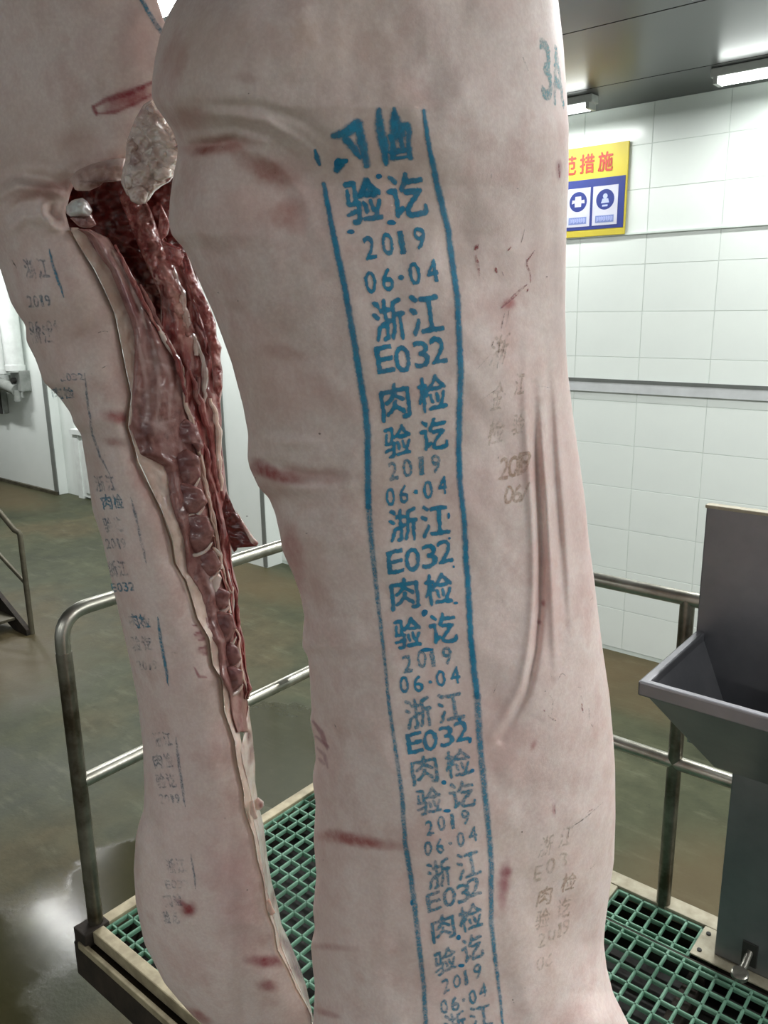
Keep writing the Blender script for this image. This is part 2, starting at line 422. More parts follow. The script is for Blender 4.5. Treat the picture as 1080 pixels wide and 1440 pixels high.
# ------------------------------------------------------------------ wall sign
def glyph_mesh(ch, offset=0.0, grid=6, cache={}):
    """outline of one character as a flat mesh, box-normalised to 0..1, cut into small faces"""
    key = (ch, round(offset, 4), grid)
    if key in cache: return cache[key]
    cu = bpy.data.curves.new('glyph', 'FONT'); cu.body = ch; cu.resolution_u = 3; cu.offset = offset
    ob = bpy.data.objects.new('glyph', cu); COL.objects.link(ob)
    dg = bpy.context.evaluated_depsgraph_get(); dg.update()
    me = bpy.data.meshes.new_from_object(ob.evaluated_get(dg))
    bm = bmesh.new(); bm.from_mesh(me)
    bpy.data.objects.remove(ob); bpy.data.curves.remove(cu); bpy.data.meshes.remove(me)
    xs = [v.co.x for v in bm.verts]; ys = [v.co.y for v in bm.verts]
    x0, x1, y0, y1 = min(xs), max(xs), min(ys), max(ys)
    asp = (x1-x0)/max(y1-y0, 1e-6)
    for v in bm.verts:
        v.co.x = (v.co.x-x0)/max(x1-x0, 1e-6); v.co.y = (v.co.y-y0)/max(y1-y0, 1e-6)
    for k in range(1, grid):
        for n in ((1, 0, 0), (0, 1, 0)):
            bmesh.ops.bisect_plane(bm, geom=list(bm.verts)+list(bm.edges)+list(bm.faces), plane_co=(k/grid, k/grid, 0), plane_no=n)
    bm.verts.index_update()
    out = (np.array([[v.co.x, v.co.y] for v in bm.verts]), [[v.index for v in f.verts] for f in bm.faces], asp)
    bm.free(); cache[key] = out
    return out
def flat_poly(mb, x, z, y, pts): mb.add([(x+a, y, z+c) for a, c in pts], [tuple(range(len(pts)))])

YS = 5.585
sg = empty('safety_sign', (-2.8, YS+0.008, 3.36), 'yellow and blue safety notice board fixed high on the tiled wall', 'sign')
SX0, SX1, SZ0, SZ1 = -3.40, -2.470, 3.068, 3.662
MB().bbox((SX0, YS-0.008, SZ0), (SX1, YS+0.006, SZ1), 0.003).build('board', MATS['sign_yellow'], sg)
MB().box((SX0+0.001, YS-0.0105, 3.115), (SX1-0.012, YS-0.0085, 3.448)).build('blue_field', MATS['sign_blue'], sg)
def sign_glyph(ch, x, z, w, h, name='lettering', mat='sign_red', off=0.0028):
    v, f, a = glyph_mesh(ch, 0.0, 1); g = MB()
    for k, (dx, dz) in enumerate(((0, 0), (off, 0), (-off, 0), (0, off), (0, -off))):      # heavy print
        g.add([(x+(p[0]-0.5)*w+dx, YS-0.0106-k*0.0001, z+(p[1]-0.5)*h+dz) for p in v], f)
    g.build(name, MATS[mat], sg)
for ch, x in (('防', -3.04), ('范', -2.905), ('措', -2.769), ('施', -2.632)):
    sign_glyph(ch, x, 3.551, 0.105, 0.122)
for kx, (x0, x1) in enumerate(((-3.115, -2.93), (-2.915, -2.732), (-2.712, -2.528))):
    zc = 3.305
    p = MB().box((x0, YS-0.0125, 3.138), (x1, YS-0.0105, 3.395)).build('notice_card', MATS['sign_white'], sg)
    xc = (x0+x1)/2; rr = 0.067
    circ = [(rr*math.cos(t*math.pi/16), rr*math.sin(t*math.pi/16)) for t in range(32)]
    cm = MB(); flat_poly(cm, xc, zc, YS-0.0130, circ); cm.build('round_symbol', MATS['sign_blue'], p)
    bm_ = MB().box((xc-0.068, YS-0.0135, 3.155), (xc+0.068, YS-0.0126, 3.202)); bm_.build('caption_bar', MATS['sign_palebar'], p)
    tk = MB()
    for q in range(14):
        xx = xc-0.058+q*0.0087; tk.box((xx, YS-0.0142, 3.163+0.004*(q % 3)), (xx+0.0045, YS-0.0136, 3.195-0.003*(q % 2)))
    tk.build('caption_strokes', MATS['sign_paleblue'], p)
    pm = MB()
    if kx == 1:      # dust mask: white pad with ear loops
        flat_poly(pm, xc, zc, YS-0.0137, [(-0.024, -0.034), (0.024, -0.034), (0.026, 0.0), (0.022, 0.036), (-0.022, 0.036), (-0.026, 0.0)])
        flat_poly(pm, xc-0.036, zc, YS-0.0137, [(-0.012, -0.012), (0.012, -0.006), (0.012, 0.012), (-0.008, 0.014)])
        flat_poly(pm, xc+0.038, zc, YS-0.0137, [(-0.012, -0.010), (0.012, -0.012), (0.010, 0.012), (-0.012, 0.010)])
        pm.build('mask_symbol', MATS['sign_white'], p)
    elif kx == 2:    # small pale figure
        flat_poly(pm, xc, zc+0.022, YS-0.0137, [(0.017*math.cos(t*math.pi/8), 0.017*math.sin(t*math.pi/8)) for t in range(16)])
        flat_poly(pm, xc, zc-0.012, YS-0.0137, [(-0.03, -0.012), (0.03, -0.01), (0.022, 0.018), (-0.02, 0.018)])
        flat_poly(pm, xc, zc-0.038, YS-0.0137, [(-0.02, -0.008), (0.02, -0.008), (0.02, 0.004), (-0.02, 0.004)])
        pm.build('figure_symbol', MATS['sign_paleblue'], p)

# ------------------------------------------------------------------ pipes and valve on the far left wall
for nm, x, r, z0, lab in (('drain_pipe', -12.12, 0.10, 1.72, 'fat white vertical pipe at the left edge, left of the thinner one'),
                          ('drain_pipe', -11.72, 0.13, 1.78, 'white vertical pipe on the far left wall, nearer the meat')):
    t = empty(nm, (x, 5.76, z0), lab, 'pipe', 'white pipes on the far left wall')
    MB().tube([(x, 5.76, z0), (x, 5.76, 3.88)], r, 18).build('pipe', MATS['white_plastic'], t, True)
    MB().tube([(x, 5.76, z0+0.02), (x, 5.76, z0+0.1)], r+0.012, 18).build('collar', MATS['white_plastic'], t, True)
t = empty('wall_valve', (-11.85, 5.8, 1.6), 'grey pipe valve with square box on the far left wall', 'valve')
MB().bbox((-11.86, 5.74, 1.5), (-11.58, 5.899, 1.80), 0.012).build('box', MATS['grey_plastic'], t)
MB().tube([(-11.7, 5.73, 1.52), (-11.95, 5.70, 1.58), (-12.3, 5.70, 1.62), (-12.7, 5.70, 1.62)], 0.085, 14).build('elbow_pipe', MATS['grey_plastic'], t, True)
MB().tube([(-11.72, 5.74, 1.66), (-11.72, 5.68, 1.66)], 0.04, 12).build('knob', MATS['dark_rubber'], t, True)
MB().tube([(-11.7, 5.73, 1.52), (-11.7, 5.73, 1.36)], 0.05, 12).build('spout', MATS['grey_plastic'], t, True)
t = empty('wall_cabinet', (-12.5, 5.8, 1.1), 'dark grey metal cabinet below the valve at the left edge', 'cabinet')
MB().bbox((-13.2, 5.80, 1.12), (-12.36, 5.899, 1.58), 0.015).build('body', MATS['grey_plastic'], t)
MB().bbox((-12.44, 5.78, 1.12), (-12.36, 5.80, 1.58), 0.006).build('door_edge', MATS['dark_rubber'], t)
MB().bbox((-12.54, 5.775, 1.22), (-12.44, 5.80, 1.32), 0.006).build('latch', MATS['dark_rubber'], t)

# ------------------------------------------------------------------ stairs at the left edge
st = empty('metal_stair', (-6.34, 2.98, 0), 'grey steel stair with a tube handrail at the left edge', 'stair')
def srail(pts, nm, r=0.022): MB().tube(pts, r, 12).build(nm, MATS['stair_steel'], st, True)
srail([(-6.34, 2.98, 0.0), (-6.34, 2.985, 0.86), (-6.345, 2.975, 0.885), (-6.36, 2.955, 0.90), (-7.3, 2.955, 1.40)], 'handrail')
srail([(-6.34, 2.985, 0.44), (-7.3, 2.97, 0.86)], 'mid_rail', 0.017)
srail([(-7.3, 2.955, 0.55), (-7.3, 2.955, 1.40)], 'post', 0.02)
sb = MB()
sb.add([(-6.33, 2.93, 0.0), (-6.33, 2.93, 0.05), (-7.5, 2.93, 0.62), (-7.5, 2.93, 0.36), (-6.55, 2.93, 0.0),
        (-6.33, 2.97, 0.0), (-6.33, 2.97, 0.05), (-7.5, 2.97, 0.62), (-7.5, 2.97, 0.36), (-6.55, 2.97, 0.0)],
       [(0, 1, 2, 3, 4), (9, 8, 7, 6, 5), (0, 5, 6, 1), (1, 6, 7, 2), (2, 7, 8, 3), (3, 8, 9, 4), (4, 9, 5, 0)])
sb.build('stringer', MATS['rust_beam'], st)
s2 = MB().add([(x, y-0.85, z) for x, y, z in sb.v], sb.f); s2.build('stringer', MATS['rust_beam'], st)
for i in range(4):
    x = -6.50-i*0.27; z = 0.10+i*0.135
    MB().bbox((x-0.26, 2.12, z), (x, 2.93, z+0.025), 0.005).build('tread', MATS['stair_steel'], st)
for x in (-7.44,):
    for y in (2.12, 2.95): srail([(x, y, 0), (x, y, 0.42)], 'leg')

# ------------------------------------------------------------------ working platform
PX0, PX1, PY0, PY1, DZ = -1.80, 1.7, 0.91, 1.98, 1.0
pf = empty('work_platform', (-0.4, 1.4, 0.0), 'raised steel platform with green grating deck and tube guard rails', 'platform')
def pbox(a, b_, name, mat, w=0.004): return MB().bbox(a, b_, w).build(name, MATS[mat], pf)
pbox((PX0-0.03, PY0-0.045, 0.86), (PX1, PY0-0.0, 0.965), 'edge_beam', 'rust_beam')
pbox((PX0+0.03, PY0+0.02, 0.865), (PX1, PY1-0.055, 0.873), 'shade_sheet', 'dark_rubber', 0.002)  # dark sheet added so the grating holes look shaded
pbox((PX0-0.03, PY0+0.001, 0.86), (PX0+0.022, PY1, 0.965), 'edge_beam', 'rust_beam')
pbox((PX0, PY1-0.05, 0.84), (PX1, PY1+0.0, 0.965), 'edge_beam', 'rust_beam')
pbox((PX0-0.005, PY0-0.018, DZ-0.03), (PX1, PY0+0.014, DZ+0.006), 'edge_strip', 'bare_strip', 0.003)
pbox((PX0-0.005, PY0-0.047, DZ-0.045), (PX1, PY0-0.034, DZ-0.024), 'edge_strip', 'bare_strip', 0.003)
pbox((PX0-0.01, PY0+0.016, DZ-0.03), (PX0+0.026, PY1, DZ+0.004), 'edge_strip', 'bare_strip', 0.003)
pbox((PX0+0.028, PY1-0.052, DZ-0.03), (PX1, PY1, DZ+0.004), 'edge_strip', 'plate_light', 0.003)
pbox((-0.86, 1.80, DZ-0.03), (-0.765, PY1-0.054, DZ+0.0035), 'joint_plate', 'plate_light', 0.003)
for x in (-0.55, 0.4, PX1-0.05):
    for y in (PY0+0.06, PY1-0.03):
        pbox((x-0.03, y-0.03, 0), (x+0.03, y+0.03, 0.9), 'leg', 'rust_beam')
for x in (-1.2, -0.5, 0.3, 1.0):
    pbox((x-0.02, PY0, 0.86), (x+0.02, PY1-0.05, 0.945), 'cross_beam', 'rust_beam')
def grating(x0, x1, y0, y1, px=0.0405, py=0.0487, ox=-0.69, oy=1.921):
    b_ = MB(); top, bot, w = DZ-0.004, DZ-0.016, 0.0034
    xs = np.arange(math.ceil((x0-ox)/px), math.floor((x1-ox)/px)+1)*px+ox
    ys = np.arange(math.ceil((y0-oy)/py), math.floor((y1-oy)/py)+1)*py+oy
    def bar(a0, b0, a1, b1, dx, dy):
        t = 0.0014
        b_.add([(a0-dx+(t if dx else 0), b0-dy+(t if dy else 0), top), (a0+dx-(t if dx else 0), b0+dy-(t if dy else 0), top), (a1+dx-(t if dx else 0), b1+dy-(t if dy else 0), top), (a1-dx+(t if dx else 0), b1-dy+(t if dy else 0), top),
                (a0-dx*0.8, b0-dy*0.8, bot), (a0+dx*0.8, b0+dy*0.8, bot), (a1+dx*0.8, b1+dy*0.8, bot), (a1-dx*0.8, b1-dy*0.8, bot),
                (a0-dx, b0-dy, top-0.003), (a0+dx, b0+dy, top-0.003), (a1+dx, b1+dy, top-0.003), (a1-dx, b1-dy, top-0.003)],
               [(0, 1, 2, 3), (0, 3, 11, 8), (1, 9, 10, 2), (8, 11, 7, 4), (9, 5, 6, 10), (4, 7, 6, 5)])
    for x in xs: bar(x, y0, x, y1, w, 0)
    for y in ys: bar(x0, y, x1, y, 0, w)
    for x in (x0, x1): bar(x, y0, x, y1, 0.003, 0)
    for y in (y0, y1): bar(x0, y, x1, y, 0, 0.003)
    return b_.build('grating_panel', MATS['grating_green'], pf)
grating(-1.77, -0.865, 0.927, 1.925)
grating(-0.86, 0.30, 0.927, 1.793)
grating(-0.762, -0.525, 1.805, 1.925)
grating(0.305, 1.66, 0.927, 1.925)
pbox((-0.76, 1.795, DZ-0.04), (0.3, 1.803, DZ-0.006), 'seam_bar', 'rust_beam', 0.001)
# guard rail
R = 0.0185
def arc(c, a, b_, n=7):
    """quarter bend from point a to point b with corner c"""
    a, b_, c = map(Vector, (a, b_, c)); out = []
    for i in range(n+1):
        t = i/n; out.append((1-t)**2*a+2*t*(1-t)*c+t*t*b_)
    return out
xL, yL, yR, zt, zm = -1.80, 0.918, 1.944, 1.888, 1.428
bend = 0.075
path = [(xL, yL, DZ-0.03), (xL, yL, zt-bend)]
path += arc((xL, yL, zt), (xL, yL, zt-bend), (xL, yL+bend, zt))[1:]
path += [(xL, yR-bend, zt)]
path += arc((xL, yR, zt), (xL, yR-bend, zt), (xL+bend, yR, zt))[1:]
path += [(PX1-0.1, yR, zt)]
MB().tube(path, R, 18).build('top_rail', MATS['steel'], pf, True)
path = [(xL, yL+0.01, zm), (xL, yR-bend, zm)]+arc((xL, yR, zm), (xL, yR-bend, zm), (xL+bend, yR, zm))[1:]+[(PX1-0.1, yR, zm+0.016)]
MB().tube(path, R, 18).build('mid_rail', MATS['steel'], pf, True)
for x, y in ((xL, yR-0.04), (-0.642, yR), (0.5, yR), (PX1-0.1, yR)):
    MB().tube([(x, y, DZ-0.03), (x, y, zt)], R, 18).build('post', MATS['steel_worn'], pf, True)
MB().tube([(xL, yL, DZ-0.03), (xL, yL, 1.79)], R+0.0012, 18).build('post', MATS['steel_worn'], pf, True)
MB().bbox((xL-0.028, yL-0.05, DZ-0.036), (xL+0.028, yL+0.024, DZ+0.008), 0.003).build('foot_plate', MATS['rust_beam'], pf)

# ------------------------------------------------------------------ wash basin
sk = empty('wash_basin', (-0.27, 1.86, DZ+0.004), 'dark stainless steel wash trough with tall back plate on the platform', 'basin')
BX0, BX1, BYF, BYB, BZ = -0.583, 0.06, 1.502, 1.84, 1.852
MB().bbox((BX0, BYB, 1.56), (BX1, BYB+0.018, 2.152), 0.003).build('back_plate', MATS['steel_sheet'], sk)
MB().bbox((BX0-0.002, BYB-0.004, 2.150), (BX1+0.002, BYB+0.022, 2.158), 0.002).build('top_lip', MATS['plate_light'], sk)
def trough():
    b_ = MB(); w = 0.020
    def rect(x0, x1, y0, y1, z): return [(x0, y0, z), (x1, y0, z), (x1, y1, z), (x0, y1, z)]
    v = rect(BX0, BX1, BYF, BYB, BZ-0.032) + rect(BX0, BX1, BYF, BYB, BZ) + rect(BX0+w, BX1-w, BYF+w, BYB, BZ) \
        + rect(BX0+w, BX1-w, BYF+w, BYB, BZ-0.02) + rect(BX0+0.115, BX1-0.115, BYB-0.10, BYB-0.001, 1.60) \
        + rect(BX0+0.10, BX1-0.10, BYB-0.115, BYB, 1.585) + rect(BX0+0.012, BX1-0.012, BYF+0.012, BYB, BZ-0.032)
    q = []
    def band(a, c, skip=None):
        for i in range(4):
            if i != skip: q.append((a+i, a+(i+1) % 4, c+(i+1) % 4, c+i))
    band(0, 4, 2); band(4, 8, 2); band(8, 12, 2); band(12, 16, 2); q.append((16, 17, 18, 19)); band(20, 24, 2); q.append((23, 22, 21, 20)); band(24, 0, 2)
    b_.add(v, q); return b_
MATS['basin_in'] = MATS['steel_sheet']
tro = trough().build('trough', MATS['steel_sheet'], sk)
bv = tro.modifiers.new('edge', 'BEVEL'); bv.width = 0.004; bv.segments = 2; bv.limit_method = 'ANGLE'
MB().bbox((-0.472, BYB, DZ+0.0045), (-0.06, 1.922, 1.60), 0.004).build('pedestal', MATS['steel_sheet'], sk)
MB().bbox((-0.522, 1.808, DZ), (-0.02, 1.926, DZ+0.0045), 0.0015).build('base_plate', MATS['plate_light'], sk)
for x, y in ((-0.505, 1.90), (-0.505, 1.83), (-0.04, 1.90)):
    MB().tube([(x, y, DZ+0.003), (x, y, DZ+0.008)], 0.006, 10).build('bolt', MATS['dark_rubber'], sk, True)
MB().bbox((-0.408, 1.836, 1.02), (-0.372, 1.842, 1.085), 0.002).build('pedal_slot', MATS['dark_rubber'], sk)
MB().tube([(-0.39, 1.85, 1.062), (-0.391, 1.80, 1.045), (-0.393, 1.778, 1.038)], 0.0085, 12).build('pedal_lever', MATS['steel'], sk, True)
MB().tube([(-0.393, 1.778, 1.028), (-0.393, 1.777, 1.033), (-0.393, 1.776, 1.043), (-0.393, 1.775, 1.047)], [0.016, 0.020, 0.020, 0.016], 20).build('pedal_knob', MATS['steel'], sk, True)
MB().tube([(-0.30, 1.839, 1.99), (-0.30, 1.832, 1.99)], 0.012, 14).build('pipe_stub', MATS['dark_rubber'], sk, True)

# ==================================================================================================
#                                              the pork
# ==================================================================================================
def I(tab):
    ys = np.array([t[0] for t in tab], float); xs = np.array([t[1] for t in tab], float)
    return lambda y: np.interp(y, ys, xs)
def smooth_I(tab, k=2.5):
    """interpolant slightly rounded so that the traced outline has no corners"""
    f = I(tab); offs = np.array([-2, -1, 0, 1, 2])*k; w = np.array([1, 3, 4, 3, 1])/12.0
    return lambda y: sum(wi*f(np.asarray(y, float)+oi) for wi, oi in zip(w, offs))

def ring(name, ys, xl, xr, dfront, dback, n, mat, parent, col=None, nb=None):
    """closed solid: rows ys, front surface between xl(y) and xr(y), back surface behind it"""
    nb = nb or max(8, n//4)
    ys = np.asarray(ys, float)
    u = -np.cos(np.linspace(0, np.pi, n)); u = 0.6*u+0.4*np.linspace(-1, 1, n)
    ub = -np.cos(np.linspace(0, np.pi, nb+2))[1:-1][::-1]
    L = xl(ys)[:, None]; Rr = xr(ys)[:, None]; Y = np.repeat(ys[:, None], n, 1); Yb = np.repeat(ys[:, None], nb, 1)
    PX = L+(Rr-L)*(u[None]+1)/2; PB = L+(Rr-L)*(ub[None]+1)/2
    U = np.repeat(u[None], len(ys), 0); UB = np.repeat(ub[None], len(ys), 0)
    A = S(PX, Y, dfront(PX, Y, U)); B = S(PB, Yb, dback(PB, Yb, UB))
    V = np.concatenate([A, B], 1); m = n+nb; ny = len(ys)
    verts = V.reshape(-1, 3)
    i, j = np.meshgrid(np.arange(ny-1), np.arange(m), indexing='ij')
    a = i*m+j; b_ = i*m+(j+1) % m
    quads = np.stack([a, a+m, b_+m, b_], -1).reshape(-1, 4)
    c0 = len(verts); verts = np.concatenate([verts, V[0].mean(0)[None], V[-1].mean(0)[None]])
    caps = [(c0, k2, (k2+1) % m) for k2 in range(m)] + [(c0+1, (ny-1)*m+(k2+1) % m, (ny-1)*m+k2) for k2 in range(m)]
    me = mesh(name, verts.tolist(), quads.tolist()+caps)
    at = me.color_attributes.new('stain', 'FLOAT_COLOR', 'POINT')
    dat = np.zeros((len(verts), 4), np.float32)
    if col is not None:
        allx = np.concatenate([PX, PB], 1).reshape(-1); ally = np.concatenate([Y, Yb], 1).reshape(-1)
        rgba = col(allx, ally); dat[:len(allx)] = rgba
        back = (np.tile(np.arange(m), ny) >= n); dat[:len(allx)][back, 3] *= 0.0
    at.data.foreach_set('color', dat.reshape(-1))
    return link(name, me, mat, parent, True)

def stains(spots, strokes=()):
    """spots: (cx,cy,rx,ry,angle_deg,colour,amount), strokes: (points,width,colour,amount)"""
    def f(px, py):
        wob = fbm(px/26, py/26, 3)*0.55+fbm(px/9, py/9, 9)*0.25
        rgb = np.zeros((len(px), 3)); w = np.zeros(len(px))
        def lay(c, a):
            nonlocal rgb, w
            c = np.array(lin(c)); na = a+w*(1-a)
            rgb = np.where(na[:, None] > 1e-6, (c[None]*a[:, None]+rgb*(w*(1-a))[:, None])/np.maximum(na, 1e-6)[:, None], rgb); w = na
        for cx, cy, rx, ry, an, c, am in spots:
            m = (np.abs(px-cx) < 2.2*max(rx, ry)) & (np.abs(py-cy) < 2.2*max(rx, ry))
            if not m.any(): continue
            t = math.radians(an); dx = px-cx; dy = py-cy
            q = np.hypot((dx*math.cos(t)+dy*math.sin(t))/rx, (-dx*math.sin(t)+dy*math.cos(t))/ry)+wob*0.6
            lay(c, np.where(m, am*(1-sstep(0.25, 1.25, q)), 0))
        for pts, wd, c, am in strokes:
            d, t = seg_dist(px, py, pts)
            q = d/(wd*(0.55+0.45*np.sin(np.pi*np.clip(t, 0.04, 0.96))))+wob*0.5
            lay(c, am*(1-sstep(0.3, 1.2, q)))
        return np.concatenate([rgb, w[:, None]], 1)
    return f
def creases(items):
    """items: (points, width, amount in metres, +towards the viewer) -> height function"""
    def f(px, py):
        h = np.zeros(np.shape(px))
        for pts, wd, am in items:
            x0 = min(p[0] for p in pts)-3*wd; x1 = max(p[0] for p in pts)+3*wd
            y0 = min(p[1] for p in pts)-3*wd; y1 = max(p[1] for p in pts)+3*wd
            m = (px > x0) & (px < x1) & (py > y0) & (py < y1)
            if not np.any(m): continue
            d, t = seg_dist(px[m], py[m], pts)
            h[m] += am*np.exp(-(d/wd)**2)*np.sin(np.pi*np.clip(t, 0.03, 0.97))**0.6
        return h
    return f

RED, BRUISE, TAN, PURP = '9A4B4A', 'A8615C', 'A98A74', '93606A'
# ------------------------------------------------------------------ right half (nearer one)
MXL = smooth_I([(-620, 500), (-420, 440), (-260, 372), (-120, 300), (0, 248), (25, 234), (50, 225), (80, 218), (110, 214), (135, 213), (150, 219), (165, 230), (185, 243),
    (205, 250), (222, 249), (250, 243), (280, 239), (310, 237), (330, 241), (350, 259), (395, 280), (440, 300), (475, 313), (511, 326), (572, 342), (611, 349), (644, 348),
    (658, 351), (686, 364), (700, 378), (722, 387), (753, 394), (774, 397), (810, 413), (835, 422), (866, 428), (890, 426), (911, 425), (923, 433), (957, 436),
    (1000, 438), (1012, 436), (1040, 442), (1068, 444), (1088, 440), (1102, 440), (1130, 444), (1180, 441), (1230, 445), (1280, 440), (1305, 443), (1330, 437),
    (1362, 440), (1390, 443), (1440, 440), (1500, 446), (1560, 470), (1600, 520), (1625, 590)])
MXR = smooth_I([(-620, 600), (-420, 650), (-260, 710), (-120, 760), (0, 785), (60, 792), (130, 797), (180, 800), (257, 799.5), (310, 797), (350, 796), (442, 795), (490, 796), (528, 799),
    (589, 806.5), (641, 814), (705, 823), (760, 828), (810, 835), (860, 841), (910, 847), (977, 857), (1040, 862.5), (1080, 865), (1150, 865.5), (1210, 863.5),
    (1248, 858), (1300, 851), (1326, 849), (1360, 853), (1396, 862), (1440, 884), (1500, 905), (1560, 880), (1600, 820), (1625, 700)])
MSIL = 1.045
MB_ = I([(-620, 0.06), (-300, 0.13), (0, 0.175), (150, 0.18), (260, 0.16), (500, 0.15), (800, 0.145), (1200, 0.15), (1450, 0.16), (1560, 0.10), (1625, 0.03)])
M_CR = creases([
    # groin folds on the ham
    ([(232, 170), (262, 205), (300, 203), (330, 198), (352, 205)], 8, -0.012),
    ([(262, 150), (310, 148), (370, 150), (430, 172), (470, 205)], 7, -0.0035),
    ([(268, 164), (320, 162), (375, 170), (425, 200), (460, 240)], 6, 0.003),
    ([(280, 182), (330, 178), (380, 192), (420, 226), (450, 270)], 7, -0.0035),
    ([(300, 200), (350, 207), (395, 235), (430, 280), (446, 330)], 9, 0.003),
    ([(240, 300), (262, 330), (290, 350), (330, 370)], 10, -0.004),
    ([(245, 235), (270, 255), (290, 290)], 12, 0.004),
    ([(330, 420), (400, 470), (440, 520)], 16, -0.003),
    # waist creases at the left edge
    ([(345, 612), (390, 622), (450, 622)], 8, 0.004), ([(350, 640), (390, 655), (430, 668), (480, 670)], 8, -0.006),
    ([(360, 668), (400, 684), (450, 690)], 9, 0.006), ([(372, 700), (420, 715), (470, 712)], 9, -0.003),
    ([(398, 735), (430, 750), (480, 752)], 10, 0.002), ([(398, 760), (440, 778), (500, 780)], 10, -0.002),
    # folds of the flank on the right
    ([(741, 470), (739, 540), (741, 600), (746, 680), (751, 760), (752, 830), (747, 900), (735, 960), (712, 1005), (690, 1035)], 7, 0.007),
    ([(751, 540), (752, 620), (757, 700), (760, 780), (759, 850), (752, 920), (740, 975), (705, 1040)], 6.0, -0.014),
    ([(762, 560), (765, 640), (771, 720), (775, 800), (779, 880), (782, 950)], 6, 0.009),
    ([(766, 470), (774, 560), (777, 640), (784, 720), (790, 800), (795, 880)], 6.5, -0.008),
    ([(778, 520), (786, 620), (793, 720), (799, 800), (804, 900)], 7, 0.006),
    ([(786, 380), (788, 460), (794, 540), (803, 640), (812, 740), (820, 840)], 8, -0.005),
    ([(757, 200), (768, 330), (772, 430), (768, 500)], 14, 0.004), ([(780, 300), (785, 400), (786, 470)], 9, -0.0045),
    ([(640, 1180), (690, 1120), (730, 1060), (760, 1010)], 26, 0.004),
    ([(848, 1290), (832, 1350), (806, 1420), (780, 1500)], 24, -0.007),
    ([(870, 1400), (850, 1440), (838, 1500)], 22, 0.008),
    ([(440, 1180), (480, 1185), (560, 1190)], 10, -0.002), ([(440, 1330), (480, 1335)], 8, -0.003), ([(440, 1420), (470, 1435)], 8, -0.003),
])
def m_front(px, py, u=None):
    px = np.asarray(px, float); py = np.asarray(py, float)
    l = MXL(py); r = MXR(py)
    t = np.clip((px-l)/(r-l)*2-1, -1, 1)
    p = (1-np.abs(t)**2.3)**(1/2.1)
    d = MSIL-MB_(py)*p+0.012*t
    wide = fbm(px/120, py/150, 2, 2)*0.012+fbm(px/45, py/60, 5, 2)*0.0045+fbm(px/16, py/22, 8, 2)*0.0007
    lobe = 0.020*np.exp(-(((px-330)/130)**2+((py-60)/110)**2))-0.012*np.exp(-(((px-420)/110)**2+((py-250)/50)**2))
    edge = sstep(0, 0.12, 1-np.abs(t))
    return d-(M_CR(px, py)+wide+lobe)*np.maximum(edge, 0.35)
def m_back(px, py, u):
    return MSIL+0.012*u+np.interp(py, [-620, 250, 600], [0.02, 0.035, 0.08])*np.sqrt(np.clip(1-u*u, 0, 1))
m_col = stains([
    (244, 85, 40, 18, 100, 'BE8A80', 0.35), (256, 85, 9, 20, 12, 'B0746A', 0.35), (270, 165, 32, 20, 0, 'AC766A', 0.5), (310, 206, 62, 15, -6, 'A8665A', 0.6), (285, 213, 22, 8, -20, '8A4238', 0.6),
    (375, 240, 50, 20, 30, 'A86257', 0.65), (408, 300, 30, 26, 50, 'AD6A5E', 0.55), (355, 290, 46, 40, 20, 'C89C90', 0.35), (430, 45, 20, 26, 0, TAN, 0.4), (345, 110, 20, 9, 10, 'B07E74', 0.35),
    (300, 60, 90, 50, 0, 'CDB2A2', 0.35), (480, 60, 130, 70, 0, 'CFB6A6', 0.3), (560, 250, 160, 80, 30, 'D5BCAE', 0.2), (330, 430, 22, 10, 20, 'B08A7E', 0.3),
    (396, 520, 60, 60, 20, 'CDA698', 0.3), (400, 495, 40, 12, 10, 'B07F74', 0.35), (385, 668, 46, 11, 14, RED, 0.85), (372, 655, 22, 8, 25, '8E3C3C', 0.55), (440, 668, 70, 13, 2, 'A8736B', 0.5),
    (372, 690, 40, 22, 10, 'AF8074', 0.4), (412, 780, 16, 55, -12, 'A8605C', 0.55), (432, 800, 40, 60, 0, 'CCA298', 0.3), (470, 565, 120, 24, -5, 'D0A99E', 0.25),
    (500, 1182, 62, 11, 8, 'A0504E', 0.85), (480, 1175, 24, 8, 14, '8C3A3E', 0.45), (467, 1332, 34, 6, 4, 'A86A68', 0.5), (460, 1425, 22, 5, 18, 'A0585A', 0.5),
    (455, 1190, 40, 260, 0, 'D0A89E', 0.28), (709, 1240, 11, 34, 8, '9E5560', 0.75), (713, 1226, 12, 8, -30, '8C3E4C', 0.6), (706, 1268, 7, 16, 0, 'B57C80', 0.5),
    (716, 350, 110, 120, 0, 'D3B8B0', 0.25), (786, 420, 16, 130, -2, 'BCA6A2', 0.5), (668, 700, 60, 60, 0, 'D6B0AB', 0.28), (805, 700, 26, 160, -6, 'CFAEA9', 0.4),
    (670, 1000, 110, 90, -20, 'D2B4AE', 0.3), (700, 430, 46, 22, -20, 'BC9086', 0.4), (748, 375, 10, 40, 0, 'BE958C', 0.3), (640, 870, 40, 60, 10, 'CDB2AB', 0.25), (770, 850, 30, 110, 0, 'D6AAA3', 0.35),
    (786, 240, 5, 16, 0, 'A06A70', 0.6), (764, 848, 4, 6, 0, '9C5058', 0.8), (758, 875, 4, 4, 0, '90424E', 0.8), (750, 1048, 5, 10, 20, 'AE6E70', 0.6), (779, 1140, 3, 10, 0, 'A86872', 0.5),
    (715, 428, 12, 9, -25, 'A64F4C', 0.8), (585, 1275, 150, 120, 0, 'D8B9AF', 0.22),
], [([(440, 1014), (452, 1030), (460, 1052)], 4, PURP, 0.7), ([(444, 1035), (455, 1045), (462, 1050)], 3, PURP, 0.6), ([(446, 1052), (456, 1062), (461, 1080)], 3, PURP, 0.5), ([(448, 1066), (456, 1075)], 3, PURP, 0.45)])
